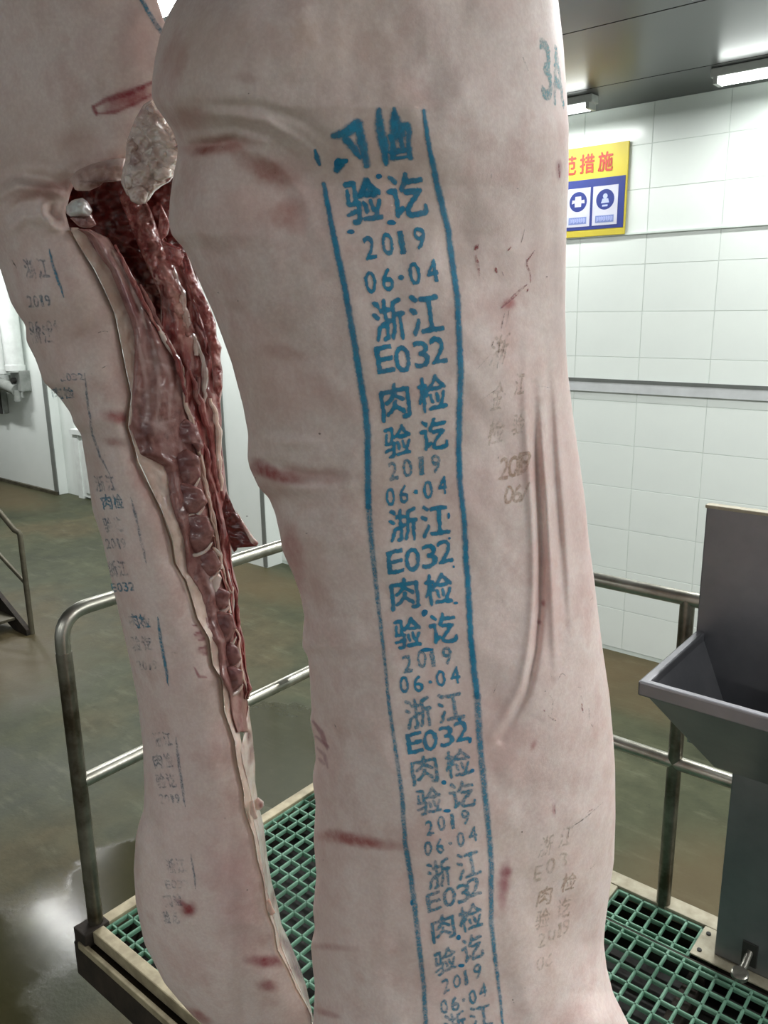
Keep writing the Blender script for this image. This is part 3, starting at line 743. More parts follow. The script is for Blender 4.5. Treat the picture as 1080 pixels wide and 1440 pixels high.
base = S(np.array(640.), np.array(1500.), np.array(1.0))
hm = empty('pork_side', tuple(S(np.array(640.), np.array(1625.), np.array(1.03))), 'large pale pork side in front, printed with blue inspection stamps down its skin', 'pork side', 'hanging pork sides')
yy = np.concatenate([np.arange(-620, -20, 20), np.arange(-20, 1460, 2.6), np.arange(1460, 1626, 7)])
ring('skin', yy, MXL, MXR, m_front, m_back, 210, MATS['pig_skin'], hm, m_col, 60)

# thin sheets of ink, blood and scratches that lie on a skin
def on_skin(name, polys, mat, parent, front, lift=0.0007):
    """polys: list of (Nx2 picture points, faces)"""
    b_ = MB()
    for pts, fs in polys:
        pts = np.asarray(pts, float)
        w = S(pts[:, 0], pts[:, 1], front(pts[:, 0], pts[:, 1])-lift)
        b_.add(w.tolist(), fs)
    return b_.build(name, MATS[mat], parent)
def ribbon(pts, width, step=5.0, jitter=0.12, seed=0, taper=0.15):
    pts = np.array(pts, float); seg = np.hypot(*np.diff(pts, axis=0).T); cum = np.r_[0, np.cumsum(seg)]
    n = max(3, int(cum[-1]/step)+1); s = np.linspace(0, cum[-1], n)
    # Catmull-like rounding
    x = np.interp(s, cum, pts[:, 0]); y = np.interp(s, cum, pts[:, 1])
    if n > 6:
        k = np.array([1, 2, 3, 2, 1])/9.0
        xs = np.convolve(np.pad(x, 2, mode='edge'), k, 'valid'); ys = np.convolve(np.pad(y, 2, mode='edge'), k, 'valid')
        xs[0], xs[-1], ys[0], ys[-1] = x[0], x[-1], y[0], y[-1]; x, y = xs, ys
    wv = np.interp(s/cum[-1], np.linspace(0, 1, len(width)), width) if isinstance(width, (list, tuple)) else np.full(n, width)
    e = np.minimum(np.linspace(0, 1, n), np.linspace(1, 0, n))/max(taper, 1e-6)
    wv = wv*np.clip(0.35+0.65*e, 0, 1)
    dx = np.gradient(x); dy = np.gradient(y); L = np.hypot(dx, dy)+1e-9; nx, ny = -dy/L, dx/L
    jl = 1+jitter*2*(vn(s/9, s*0+seed, 1)-0.5); jr = 1+jitter*2*(vn(s/9, s*0+seed+9, 2)-0.5)
    a = np.stack([x+nx*wv/2*jl, y+ny*wv/2*jl], 1); c = np.stack([x, y], 1); b_ = np.stack([x-nx*wv/2*jr, y-ny*wv/2*jr], 1)
    P = np.concatenate([a, c, b_]); f = []
    for i in range(n-1):
        f += [(i, i+1, n+i+1, n+i), (n+i, n+i+1, 2*n+i+1, 2*n+i)]
    return P, f
def glyph_px(ch, cx, cy, w, h, ex, ey, off=0.03, grid=5):
    """character placed at picture point; ex: baseline direction, ey: downward direction (unit-ish)"""
    v, f, a = glyph_mesh(ch, off, grid)
    if ch == '1': w = w*0.62
    if ch == '·': w = h*0.24; h = h*0.24
    q = (v-0.5)*[w, -h]
    return np.stack([cx+q[:, 0]*ex[0]+q[:, 1]*ey[0], cy+q[:, 0]*ex[1]+q[:, 1]*ey[1]], 1), f

def glyph_field(ch, cache={}):
    """smooth coverage picture of one character, 0..1 box padded by a quarter on each side"""
    if ch in cache: return cache[ch]
    v, f, a = glyph_mesh(ch, 0.0, 1); N = 84; pad = 21; T = N+2*pad
    img = np.zeros((T, T)); P = v*[N, -N]+[pad, pad+N]
    for q in f:
        for k in range(1, len(q)-1):
            t = P[[q[0], q[k], q[k+1]]]
            x0, y0 = np.floor(t.min(0)).astype(int); x1, y1 = np.ceil(t.max(0)).astype(int)+1
            X, Y = np.meshgrid(np.arange(x0, x1)+0.5, np.arange(y0, y1)+0.5)
            e = [(t[(j+1) % 3, 0]-t[j, 0])*(Y-t[j, 1])-(t[(j+1) % 3, 1]-t[j, 1])*(X-t[j, 0]) for j in range(3)]
            m = ((e[0] >= 0) & (e[1] >= 0) & (e[2] >= 0)) | ((e[0] <= 0) & (e[1] <= 0) & (e[2] <= 0))
            img[y0:y1, x0:x1] = np.maximum(img[y0:y1, x0:x1], m)
    k = np.exp(-(np.arange(-8, 9)/2.6)**2/2); k /= k.sum()
    for ax in (0, 1): img = np.apply_along_axis(lambda r: np.convolve(r, k, 'same'), ax, img)
    cache[ch] = (img, N, pad)
    return cache[ch]
def glyph_cov(px, py, ch, cx, cy, w, h, ex, ey):
    img, N, pad = glyph_field(ch)
    if ch == '1': w = w*0.48
    if ch == '·': w = h*0.24; h = h*0.24
    det = ex[0]*ey[1]-ex[1]*ey[0]; dx = px-cx; dy = py-cy
    a = (dx*ey[1]-dy*ey[0])/det; b_ = (dy*ex[0]-dx*ex[1])/det
    X = (a/w+0.5)*N+pad-0.5; Y = (b_/h+0.5)*N+pad-0.5
    xi = np.clip(np.floor(X).astype(int), 0, img.shape[1]-2); yi = np.clip(np.floor(Y).astype(int), 0, img.shape[0]-2)
    fx = np.clip(X-xi, 0, 1); fy = np.clip(Y-yi, 0, 1)
    o = (img[yi, xi]*(1-fx)+img[yi, xi+1]*fx)*(1-fy)+(img[yi+1, xi]*(1-fx)+img[yi+1, xi+1]*fx)*fy
    return np.where((X < 0) | (Y < 0) | (X > img.shape[1]-1) | (Y > img.shape[0]-1), 0, o)
def ink_field(name, box, step, cover, mat, parent, front, lift=0.0007):
    x0, x1, y0, y1 = box
    xs = np.arange(x0, x1, step); ys = np.arange(y0, y1, step); X, Y = np.meshgrid(xs, ys)
    C = cover(X, Y); k = C > 0.03
    cell = k[:-1, :-1] | k[1:, :-1] | k[:-1, 1:] | k[1:, 1:]
    iy, ix = np.nonzero(cell); w = len(xs); idx = np.full(X.size, -1)
    q = np.stack([iy*w+ix, (iy+1)*w+ix, (iy+1)*w+ix+1, iy*w+ix+1], 1)
    use = np.unique(q); idx[use] = np.arange(len(use))
    px = X.reshape(-1)[use]; py = Y.reshape(-1)[use]
    V = S(px, py, front(px, py)-lift)
    me = mesh(name, V.tolist(), idx[q].tolist())
    at = me.attributes.new('cover', 'FLOAT', 'POINT'); at.data.foreach_set('value', C.reshape(-1)[use].astype(np.float32))
    return link(name, me, MATS[mat], parent, True)
def text_ink(name, items, mat, parent, front, thr=0.25, soft=0.16, step=1.0, patch=0.0):
    """items: (char, x, y, w, h, ex, ey)"""
    x0 = min(i[1]-i[3]*0.8 for i in items)-4; x1 = max(i[1]+i[3]*0.8 for i in items)+4
    y0 = min(i[2]-i[4]*0.75 for i in items)-4; y1 = max(i[2]+i[4]*0.75 for i in items)+4
    def cov(X, Y):
        wx = X+fbm(X/5, Y/5, 71, 2)*1.6; wy = Y+fbm(X/5, Y/5, 74, 2)*1.6
        v = np.zeros(X.shape)
        for c, x, y, w, h, ex, ey in items: v = np.maximum(v, glyph_cov(wx, wy, c, x, y, w, h, ex, ey))
        v = v+fbm(X/4, Y/4, 77, 3)*0.12*(v > 0.02)
        a = sstep(thr-soft, thr+soft, v)
        if patch: a = a*sstep(patch-0.25, patch+0.2, vn(X/13, Y/13, 81)*0.6+vn(X/5, Y/5, 83)*0.4)
        return a
    return ink_field(name, (x0, x1, y0, y1), step, cov, mat, parent, front)
def stroke_ink(name, lst, mat, parent, front, step=1.3, soft=0.45, rough=0.35, taper=0.0):
    """lst: (points, width or widths) drawn as soft wet strokes"""
    allp = np.array([p for l, _ in lst for p in l]); mx = max(np.max(w) for _, w in lst)
    box = (allp[:, 0].min()-mx, allp[:, 0].max()+mx, allp[:, 1].min()-mx, allp[:, 1].max()+mx)
    def cov(X, Y):
        a = np.zeros(X.shape); jx = X+fbm(X/7, Y/7, 91, 3)*rough*3; jy = Y+fbm(X/7, Y/7, 94, 3)*rough*3
        for pts, w in lst:
            d, t = seg_dist(jx, jy, pts)
            wv = np.interp(t, np.linspace(0, 1, len(w)), w) if isinstance(w, (list, tuple)) else w
            if taper: wv = wv*np.clip(0.25+np.minimum(t, 1-t)/taper, 0, 1)
            q = d/(wv/2)+fbm(X/3, Y/3, 97, 2)*0.25
            a = np.maximum(a, 1-sstep(1-soft, 1+soft, q))
        return a
    return ink_field(name, box, step, cov, mat, parent, front)

LLINE = [(455, 258), (464, 305), (472, 345), (485, 405), (498, 480), (506, 530), (513, 570), (517, 610), (517, 647), (518, 713), (523, 770), (530, 833), (537, 897), (542, 940), (547, 992),
         (556, 1053), (565, 1115), (570, 1187), (578, 1234), (588, 1317), (596, 1389), (599, 1440), (606, 1500)]
RLINE = [(596, 156), (604, 209), (616, 265), (630, 322), (637, 375), (643, 416), (646, 476), (648, 520), (647, 560), (645, 633), (647, 680), (653, 730), (655, 780), (659, 833), (662, 897), (667, 945),
         (671, 978), (675, 1043), (681, 1108), (688, 1173), (691, 1216), (691, 1299), (697, 1353), (704, 1407), (707, 1440), (712, 1500)]
stroke_ink('stamp_line', [([(443, 212), (446, 222), (449, 231)], [4, 8, 5])], 'soft_blue', hm, m_front)
stroke_ink('stamp_line', [(LLINE[:10], [6, 8, 8.5, 9, 8.5, 8.5])], 'soft_blue', hm, m_front)
stroke_ink('stamp_line', [(LLINE[9:], [8, 6, 4, 4.5, 6, 7, 6, 6])], 'soft_blue_thin', hm, m_front)
stroke_ink('stamp_line', [(RLINE[:17], [5, 8.5, 8, 7.5, 8.5, 7.5, 7, 7.5, 8, 8.5])], 'soft_blue', hm, m_front)
stroke_ink('stamp_line', [(RLINE[16:], [8.5, 8, 7, 6, 3.5, 3])], 'soft_blue_thin', hm, m_front)

ROWS = [  # (row text, [(char, x, y)...], width, height, ink)
 ([('肉', 492, 203), ('检', 554, 191)], 52, 74, 2), ([('验', 511, 282), ('讫', 572, 274)], 52, 62, 1),
 ([('2', 520, 348), ('0', 545, 343), ('1', 565, 341), ('9', 590, 335)], 17, 31, 1), ([('0', 521, 397), ('6', 545, 393), ('·', 564, 390), ('0', 583, 385), ('4', 608, 381)], 17, 31, 1),
 ([('浙', 547, 450), ('江', 598.5, 441.5)], 44, 58, 1), ([('E', 541, 505), ('0', 566, 505), ('3', 592.5, 498), ('2', 616, 492)], 24, 37, 1.4),
 ([('肉', 555.7, 565), ('检', 608, 553)], 40, 50, 1), ([('验', 559, 620), ('讫', 610, 610)], 38, 44, 1),
 ([('2', 553, 662), ('0', 573, 658), ('1', 592.7, 655), ('9', 612.7, 652)], 14, 25, 0.9), ([('0', 549, 699), ('6', 568, 695), ('·', 585, 692), ('0', 602, 689), ('4', 622, 683)], 14, 25, 1),
 ([('浙', 567, 738), ('江', 612, 732)], 40, 46, 1), ([('E', 556, 790), ('0', 580, 787), ('3', 604, 782), ('2', 626, 775)], 23, 32, 1.3),
 ([('肉', 569, 835), ('检', 617, 828)], 39, 44, 1), ([('验', 573, 890), ('讫', 623, 883)], 38, 42, 1),
 ([('2', 573, 933), ('0', 593, 927), ('1', 608.5, 925), ('9', 629, 922)], 14, 24, 0.8), ([('0', 568.6, 963), ('6', 588, 961.5), ('·', 605, 959), ('0', 620, 954), ('4', 640, 949.6)], 14, 23, 1),
 ([('浙', 588.4, 1003), ('江', 633.6, 994)], 37, 42, 0.9), ([('E', 583, 1044.5), ('0', 605, 1041), ('3', 628, 1035.5), ('2', 649, 1028)], 22, 28, 1),
 ([('肉', 597, 1082.5), ('检', 644, 1073)], 36, 39, 0.9), ([('验', 603, 1126), ('讫', 650, 1117)], 35, 37, 0.9),
 ([('2', 604, 1164), ('0', 621, 1158), ('1', 636.5, 1155), ('9', 654.5, 1149)], 12, 20, 0.8), ([('0', 602, 1193), ('6', 618.4, 1190), ('·', 633.6, 1186), ('0', 648, 1180.6), ('4', 665, 1173)], 12, 20, 0.9),
 ([('浙', 617, 1229), ('江', 659, 1216)], 33, 38, 0.8), ([('E', 610, 1268), ('0', 632, 1261), ('3', 651.6, 1256), ('2', 667, 1247)], 20, 25, 0.9),
 ([('肉', 623, 1304.5), ('检', 662, 1290)], 32, 35, 0.8), ([('验', 626, 1351), ('讫', 664, 1333)], 30, 34, 0.8),
 ([('2', 627, 1386), ('0', 642.6, 1380), ('1', 655, 1375), ('9', 671.5, 1366)], 11, 19, 0.7), ([('0', 624.5, 1416), ('6', 640, 1412), ('·', 652, 1406), ('0', 665, 1402), ('4', 679, 1393)], 11, 19, 0.8),
 ([('浙', 640, 1441), ('江', 676, 1430)], 30, 34, 0.8),
]
for chars, w, h, inkv in ROWS:
    x0, y0 = chars[0][1:]; x1, y1 = chars[-1][1:]
    sl = (y1-y0)/(x1-x0); ex = (1.0, sl)
    k = np.interp(y0, [200, 500, 700, 1000, 1440], [0.17, 0.14, 0.06, 0.14, 0.12]); ey = (k, 1.0)
    cjk = len(chars) == 2
    if inkv >= 2: continue
    bold = 0.21 if chars[0][0] == 'E' else 0.23 if cjk else 0.17
    if y0 > 1000: bold += 0.03
    items = [(c, x, y, w*(0.9 if c.isdigit() else 1), h, ex, ey) for c, x, y in chars]
    text_ink('stamp_text', items, 'soft_blue' if inkv >= 0.95 else 'soft_blue_thin', hm, m_front, bold, 0.13 if y0 < 1000 else 0.17, 0.9)
# the smeared first impression and stray ink drops
def blot(cx, cy, rx, ry, seed, rot=0):
    n = 14; t = np.arange(n)*2*np.pi/n
    r = 1+0.5*(vn(t*1.1, t*0+seed, 3)-0.5)
    x = rx*r*np.cos(t); y = ry*r*np.sin(t); c, s = math.cos(rot), math.sin(rot)
    P = np.concatenate([[[cx, cy]], np.stack([cx+x*c-y*s, cy+x*s+y*c], 1)])
    return P, [(0, 1+i, 1+(i+1) % n) for i in range(n)]
stroke_ink('stamp_text', [([(469, 191), (484, 188), (502, 176)], [8, 14, 16]), ([(503, 172), (509, 200), (516, 232)], [10, 14, 9]), ([(486, 195), (499, 210), (506, 222)], [12, 11, 6]), ([(474, 238), (480, 228), (487, 226)], [10, 9, 5]), ([(476, 226), (481, 232)], 7)], 'soft_blue', hm, m_front, 1.0)
stroke_ink('stamp_text', [([(533, 155), (534, 180), (540, 204), (543, 230)], [7, 13, 14, 7]), ([(554, 153), (556, 170), (560, 188)], [5, 16, 22]), ([(556, 178), (572, 178), (576, 186)], [14, 12, 8]), ([(550, 192), (553, 208), (553, 222)], 9), ([(562, 190), (566, 208)], 7), ([(575, 188), (574, 208), (577, 222)], 8), ([(551, 214), (576, 210)], 9), ([(550, 223), (578, 220)], 5)], 'soft_blue', hm, m_front, 1.0)
stroke_ink('stamp_text', [([(508, 274), (514, 254), (526, 272)], [10, 8, 12]), ([(512, 272), (526, 272)], 9)], 'soft_blue', hm, m_front, 1.0)
drops = [(533, 248, 4, 4), (551, 313, 6, 4), (493, 326, 5, 3.5), (476, 231, 6, 8), (484, 227, 5, 4), (597, 862, 5, 5), (600, 914, 9, 3), (641, 848, 3, 2), (631, 725, 2, 5), (638, 797, 1.5, 2),
         (624, 1100, 4, 3.5), (661, 1041, 3, 5), (664, 1084, 3, 3), (629, 1140, 5, 2.5), (645, 1318, 3, 4), (649, 1358, 5, 3), (646, 1012, 3, 3), (632, 757, 2, 2), (579, 1269, 2, 4), (521, 690, 1.2, 2)]
for i, (a, b_, c, d) in enumerate(drops):
    on_skin('ink_drop', [blot(a, b_, c, d, i)], 'ink_blue', hm, m_front)
# burnt brown prints on the flank
def prow(lst, w, h, mat, ex=(1, -0.14), ey=(-0.1, 1), off=0.0, nm='burnt_print'):
    thr = {'ink_brown': 0.33, 'ink_brown_faded': 0.34, 'ink_blue_thin': 0.17}[mat]
    m2 = {'ink_brown': 'soft_brown', 'ink_brown_faded': 'soft_brown_faded', 'ink_blue_thin': 'soft_green'}[mat]
    text_ink(nm, [(c, x, y, w, h, ex, ey) for c, x, y in lst], m2, hm, m_front, thr, 0.12, 0.8, 0.0 if mat == 'ink_brown' else 0.34)
prow([('2', 709, 659), ('0', 722, 656), ('1', 732, 652), ('9', 739, 650)], 14, 31, 'ink_brown', off=-0.004)
prow([('0', 716, 696), ('6', 728, 694), ('/', 738, 692)], 13, 26, 'ink_brown', off=-0.004)
prow([('金', 700, 556)], 15, 40, 'ink_brown_faded', (1, -0.2), (-0.15, 1)); prow([('检', 698, 606)], 22, 38, 'ink_brown_faded', (1, -0.2), (-0.15, 1)); prow([('浙', 703, 492)], 24, 44, 'ink_brown_faded', (1, -0.2), (-0.2, 1))
prow([('江', 731, 540)], 14, 32, 'ink_brown_faded'); prow([('验', 729, 596)], 16, 30, 'ink_brown_faded')
prow([('浙', 768, 1190), ('江', 796, 1176)], 18, 30, 'ink_brown_faded', (1, -0.3), (-0.2, 1)); prow([('E', 757, 1228), ('0', 774, 1218), ('3', 792, 1210)], 12, 22, 'ink_brown_faded', (1, -0.3))
prow([('肉', 766, 1260), ('检', 800, 1240)], 20, 26, 'ink_brown', (1, -0.3), (-0.2, 1)); prow([('验', 763, 1292), ('讫', 793, 1276)], 20, 28, 'ink_brown_faded', (1, -0.3), (-0.1, 1))
prow([('2', 762, 1322), ('0', 776, 1313), ('1', 787, 1308), ('9', 796, 1303)], 10, 20, 'ink_brown_faded', (1, -0.3)); prow([('0', 760, 1355), ('6', 772, 1350)], 10, 18, 'ink_brown_faded', (1, -0.3))
# green-blue brand near the top right
prow([('3', 768, 98), ('A', 784, 106)], 15, 84, 'ink_blue_thin', (1, 0.35), (0.06, 1), 0.04, 'brand_mark')
# blood scratches
def scr(nm, lst, mat):
    for i, (p, w) in enumerate(lst): on_skin(nm, [ribbon(p, w, 4, 0.3, i, 0.45)], mat, hm, m_front)
scr('blood_scratch', [([(668, 352), (671, 346), (673, 343)], 6), ([(669, 358), (672, 372), (675, 388)], 5), ([(697, 376), (699, 384)], 4), ([(706, 382), (708, 388)], 2), ([(679, 390), (681, 394)], 2),
     ([(752, 352), (745, 362), (739, 371), (745, 380), (747, 392), (746, 398)], 2.6), ([(740, 364), (742, 369)], 3), ([(741, 400), (728, 412), (716, 424), (704, 434)], 4.5), ([(734, 405), (728, 411)], 3),
     ([(743, 405), (741, 411)], 2), ([(719, 347), (714, 353)], 2.2), ([(786, 230), (787, 250)], 3)], 'blood')
scr('scratch', [([(738, 322), (733, 342)], 1.5), ([(710, 440), (704, 466)], 2), ([(716, 436), (711, 462)], 1.6), ([(695, 478), (691, 488)], 2), ([(703, 478), (699, 518)], 2), ([(711, 480), (705, 508)], 1.6), ([(690, 498), (670, 520)], 1.4),
     ([(698, 548), (680, 560), (671, 568)], 1.5), ([(757, 544), (765, 543), (775, 546)], 1.4), ([(735, 80), (740, 92), (743, 100)], 2), ([(706, 260), (704, 275)], 1.3), ([(690, 240), (692, 252)], 1.5),
     ([(773, 946), (776, 952)], 2), ([(785, 956), (790, 946), (795, 950)], 2), ([(773, 978), (779, 984), (777, 995), (775, 1004)], 1.8), ([(781, 981), (776, 992)], 1.5), ([(790, 970), (788, 978)], 1.5),
     ([(771, 1006), (776, 1012), (783, 1014)], 2.4), ([(812, 966), (817, 967)], 1.6), ([(706, 840), (707, 848)], 2.2), ([(830, 845), (834, 840)], 1.8), ([(694, 975), (700, 960)], 1.2),
     ([(798, 1166), (812, 1158), (826, 1148), (848, 1128)], 1.6), ([(830, 1222), (838, 1214)], 1.6), ([(801, 1160), (799, 1180)], 1.4), ([(470, 1018), (474, 1026)], 1)], 'hair_mark')
scr('blood_scratch', [([(817, 978), (819, 984)], 2.2), ([(818, 989), (820, 1003)], 2.6), ([(828, 995), (829, 1013)], 2.4), ([(831, 1018), (834, 1023)], 1.8), ([(774, 1009), (782, 1013)], 3.2), ([(765, 998), (766, 1001)], 2),
     ([(826, 1143), (836, 1136)], 2.2), ([(780, 1130), (781, 1144)], 2.4)], 'blood_thin')
pores = [(RNG.uniform(300, 780), RNG.uniform(20, 1420)) for _ in range(70)]
on_skin('pores', [blot(a, b_, RNG.uniform(0.8, 1.6), RNG.uniform(0.8, 1.6), i) for i, (a, b_) in enumerate(pores) if not (455 < a < 700)], 'hair_mark', hm, m_front)['kind'] = 'stuff'

# ------------------------------------------------------------------ left half (farther one)
LXL = smooth_I([(-560, 60), (-400, 0), (-200, -60), (0, -75), (150, -60), (260, -40), (330, -20), (377, 0), (425, 15), (445, 27), (457, 36), (480, 37), (505, 50), (537, 61), (557, 82), (580, 99), (597, 104), (610, 114), (660, 122), (717, 130),
    (760, 144), (831, 160), (916, 179.5), (987, 194), (1053, 201), (1110, 203), (1138, 202), (1160, 195), (1176, 191), (1223, 188), (1270, 191), (1327, 203), (1383, 231.5), (1421, 264), (1440, 283), (1462, 320), (1478, 372)], 3)
CUT = [(325, 99), (353, 116), (379, 132.6), (410, 148), (442, 161.7), (483, 170), (519, 177), (555, 185), (580, 182), (600, 180.5), (628, 189), (650, 195), (680, 209), (719, 228), (761, 242), (792, 246.5), (817, 262),
    (870, 278), (897, 294), (935, 299), (955, 312), (1002, 316), (1042, 330), (1075, 334), (1090, 337.5), (1112, 342), (1142, 345), (1175, 357), (1210, 362.5), (1235, 370), (1280, 376), (1305, 386), (1335, 390), (1362, 405),
    (1390, 417), (1415, 432), (1430, 438), (1460, 438), (1478, 420)]
LXR = smooth_I([(-560, 150), (-400, 190), (-200, 200), (0, 221), (30, 231), (60, 246), (140, 252), (185, 246), (205, 214), (222, 178), (236, 142), (248, 112), (262, 103), (272, 99), (300, 92)]+CUT, 1.6)
LCUT = I(CUT)
LSIL = 1.26
L_CR = creases([
    ([(-20, 262), (20, 246), (60, 250), (100, 268)], 9, -0.010), ([(-20, 285), (25, 262), (70, 266), (105, 280)], 8, 0.008), ([(0, 310), (30, 285), (60, 282)], 7, -0.006), ([(5, 330), (35, 305), (66, 312)], 8, 0.005),
    ([(62, 275), (58, 300), (72, 318), (96, 326)], 7, 0.010), ([(74, 284), (72, 300), (84, 312)], 6, -0.012),
    ([(100, 262), (108, 246), (140, 232), (172, 226)], 8, 0.008),
    ([(40, 505), (90, 480), (150, 470)], 14, -0.004), ([(60, 545), (110, 530), (160, 520)], 16, 0.004), ([(110, 612), (150, 622), (190, 625)], 12, -0.005), ([(100, 585), (140, 590), (180, 600)], 9, 0.005),
    ([(122, 640), (150, 690), (170, 740)], 12, -0.004), ([(140, 760), (165, 840), (190, 930), (205, 1000)], 8, -0.006), ([(130, 740), (155, 830), (180, 930)], 7, 0.004),
    ([(204, 1130), (214, 1170), (222, 1230)], 12, -0.008), ([(198, 1150), (196, 1220), (205, 1300)], 12, 0.005), ([(338, 1380), (345, 1440)], 8, -0.004),
    ([(120, 150), (180, 135), (215, 120)], 10, 0.003), ([(60, 230), (120, 200), (170, 190)], 20, -0.004)])
def l_front(px, py, u=None):
    px = np.asarray(px, float); py = np.asarray(py, float)
    l = LXL(py); r = LXR(py)
    t = np.clip((px-l)/np.maximum(r-l, 1)*2-1, -1, 1)
    p = np.where(t < 0.25, (1-np.abs((t-0.25)/1.25)**2.2)**(1/2.0), 1-0.16*((t-0.25)/0.75)**2)
    rim = np.clip((px-(r-9))/9, 0, 1); rim = 1-np.sqrt(np.clip(1-rim**2, 0, 1))
    amp = np.interp(py, [-560, -200, 0, 250, 600, 1000, 1300, 1440, 1478], [0.07, 0.13, 0.16, 0.15, 0.13, 0.13, 0.13, 0.10, 0.05])
    d = LSIL-amp*p+0.003*rim
    wide = fbm(px/90, py/120, 12, 2)*0.011+fbm(px/30, py/40, 15, 2)*0.0035
    edge = sstep(0, 0.15, 1-np.abs(t))
    return d-(L_CR(px, py)+wide)*np.maximum(edge, 0.4)
def l_back(px, py, u):
    q = np.sqrt(np.clip(1-u*u, 0, 1)); fr = l_front(px, py)
    return np.maximum(LSIL+0.05*q, fr+0.004)
l_col = stains([
    (182, 140, 50, 18, -20, 'A0484E', 0.75), (70, 268, 60, 14, -10, 'A4625A', 0.55), (150, 235, 40, 22, -20, 'A7796C', 0.5), (110, 205, 40, 30, 0, 'C8A298', 0.35), (30, 200, 70, 80, 0, 'CBB0A2', 0.25), (188, 60, 30, 60, 10, 'CBA6A2', 0.4),
    (172, 588, 32, 12, 12, '9C4A48', 0.85), (160, 622, 20, 8, 8, '9A5A50', 0.6), (193, 634, 6, 5, 0, 'B9744E', 0.7), (200, 660, 20, 50, -25, 'A8605C', 0.5), (225, 740, 18, 50, -25, 'B28078', 0.35), (80, 455, 80, 40, 10, 'C2A296', 0.35),
    (265, 1278, 14, 12, 20, '8E2F36', 0.95), (256, 1270, 14, 6, 25, '96404A', 0.6), (372, 1351, 30, 10, 3, '94404A', 0.85), (375, 1387, 18, 9, 6, '9C4E54', 0.7), (280, 1428, 24, 8, 30, '9E4E4E', 0.7), (330, 1250, 40, 110, -8, 'C89EA0', 0.35),
    (285, 893, 13, 7, 0, 'A05A60', 0.5), (288, 915, 12, 6, 0, 'A05A60', 0.5), (120, 640, 40, 60, 0, 'C0A69C', 0.3), (30, 520, 40, 60, 0, 'C4AEA0', 0.3), (250, 1100, 60, 200, 0, 'CFB2AE', 0.22)],
    [([(272, 880), (284, 876), (288, 886), (274, 892)], 3, '8F3F4C', 0.8), ([(280, 900), (292, 898), (294, 908), (280, 912)], 3, '8F3F4C', 0.75), ([(286, 920), (298, 918)], 3, '8F3F4C', 0.7), ([(274, 940), (280, 952), (290, 952)], 3, 'A05A64', 0.7),
     ([(132, 150), (150, 140), (185, 130), (214, 116)], 6, '93363F', 0.85), ([(136, 160), (160, 158), (190, 146), (212, 134)], 4, '93363F', 0.7), ([(131, 150), (136, 161)], 5, '93363F', 0.8), ([(x-1.0, y) for y, x in CUT[:-3]], 5.0, 'F0DCCB', 1.0)])
hl = empty('pork_side', tuple(S(np.array(400.), np.array(1478.), np.array(1.25))), 'pork side behind on the left, its red ribs and white fat cut open', 'pork side', 'hanging pork sides')
yy = np.concatenate([np.arange(-560, -20, 20), np.arange(-20, 1478, 2.6)])
ring('skin', yy, LXL, LXR, l_front, l_back, 150, MATS['pig_skin'], hl, l_col, 40)

# --- cut face: white fat band, lean with lobes, red lining
FATI = I([(318, 106), (330, 124), (353, 138), (379, 158), (413, 172), (450, 187), (475, 193), (511, 192), (539, 190), (578, 188), (600, 184), (622, 192), (639, 198), (646, 214), (655, 231), (672, 239), (700, 242), (728, 250), (758, 262), (805, 267), (835, 287), (880, 294), (915, 310), (950, 313),
          (975, 326), (1005, 329), (1030, 337), (1075, 345), (1100, 352), (1122, 357), (1150, 359), (1180, 366), (1210, 371), (1240, 376), (1280, 385), (1305, 392), (1330, 398), (1362, 411), (1390, 424), (1415, 436), (1440, 441)])
MEMI = I([(318, 118), (335, 153), (366, 171), (395, 190), (431, 208), (457, 221), (490, 240), (517, 257), (567, 262), (617, 275), (672, 287), (733, 300), (789, 309), (830, 322), (862, 325), (885, 333), (920, 337), (950, 346), (980, 348), (1030, 352)])
OUTI = I([(318, 240), (330, 228), (351, 256), (392, 275), (426, 293), (447, 300), (472, 304), (486, 311), (500, 309), (520, 313), (544, 313), (567, 310), (590, 312), (617, 311), (642, 314), (689, 319), (719, 329), (745, 333), (770, 326), (789, 326), (800, 328), (830, 336), (850, 334), (875, 337), (900, 344),
          (942, 347), (960, 352), (969, 355), (980, 350), (1005, 351), (1032, 355), (1075, 359), (1100, 359), (1120, 362), (1145, 367), (1162, 371), (1205, 376), (1240, 382), (1270, 390), (1300, 396), (1330, 410), (1360, 422), (1387, 431), (1412, 436), (1440, 441)])
def cutbase(px, py):
    c = LCUT(py); o = OUTI(py); t = np.clip((px-c)/np.maximum(o-c, 6), -0.3, 1.3)
    d0 = l_front(c-9, py)
    return d0+0.002+0.10*np.clip(t, -0.1, 1)**1.2
def solid(name, ys, xl, xr, height, thick, n, mat, col=None, parent=None, power=2.4, deep=0.012):
    """a flap of flesh lying on the cut face with rounded borders"""
    def fr(px, py, u):
        return cutbase(px, py)+0.002-thick*np.clip(1-np.abs(u)**power, 0, 1)**0.5-height(px, py, u)*np.clip((1-np.abs(u))*6, 0, 1)
    def bk(px, py, u): return cutbase(px, py)+0.003+deep*np.sqrt(np.clip(1-u*u, 0, 1))
    return ring(name, ys, xl, xr, fr, bk, n, MATS[mat], parent or hl, col)
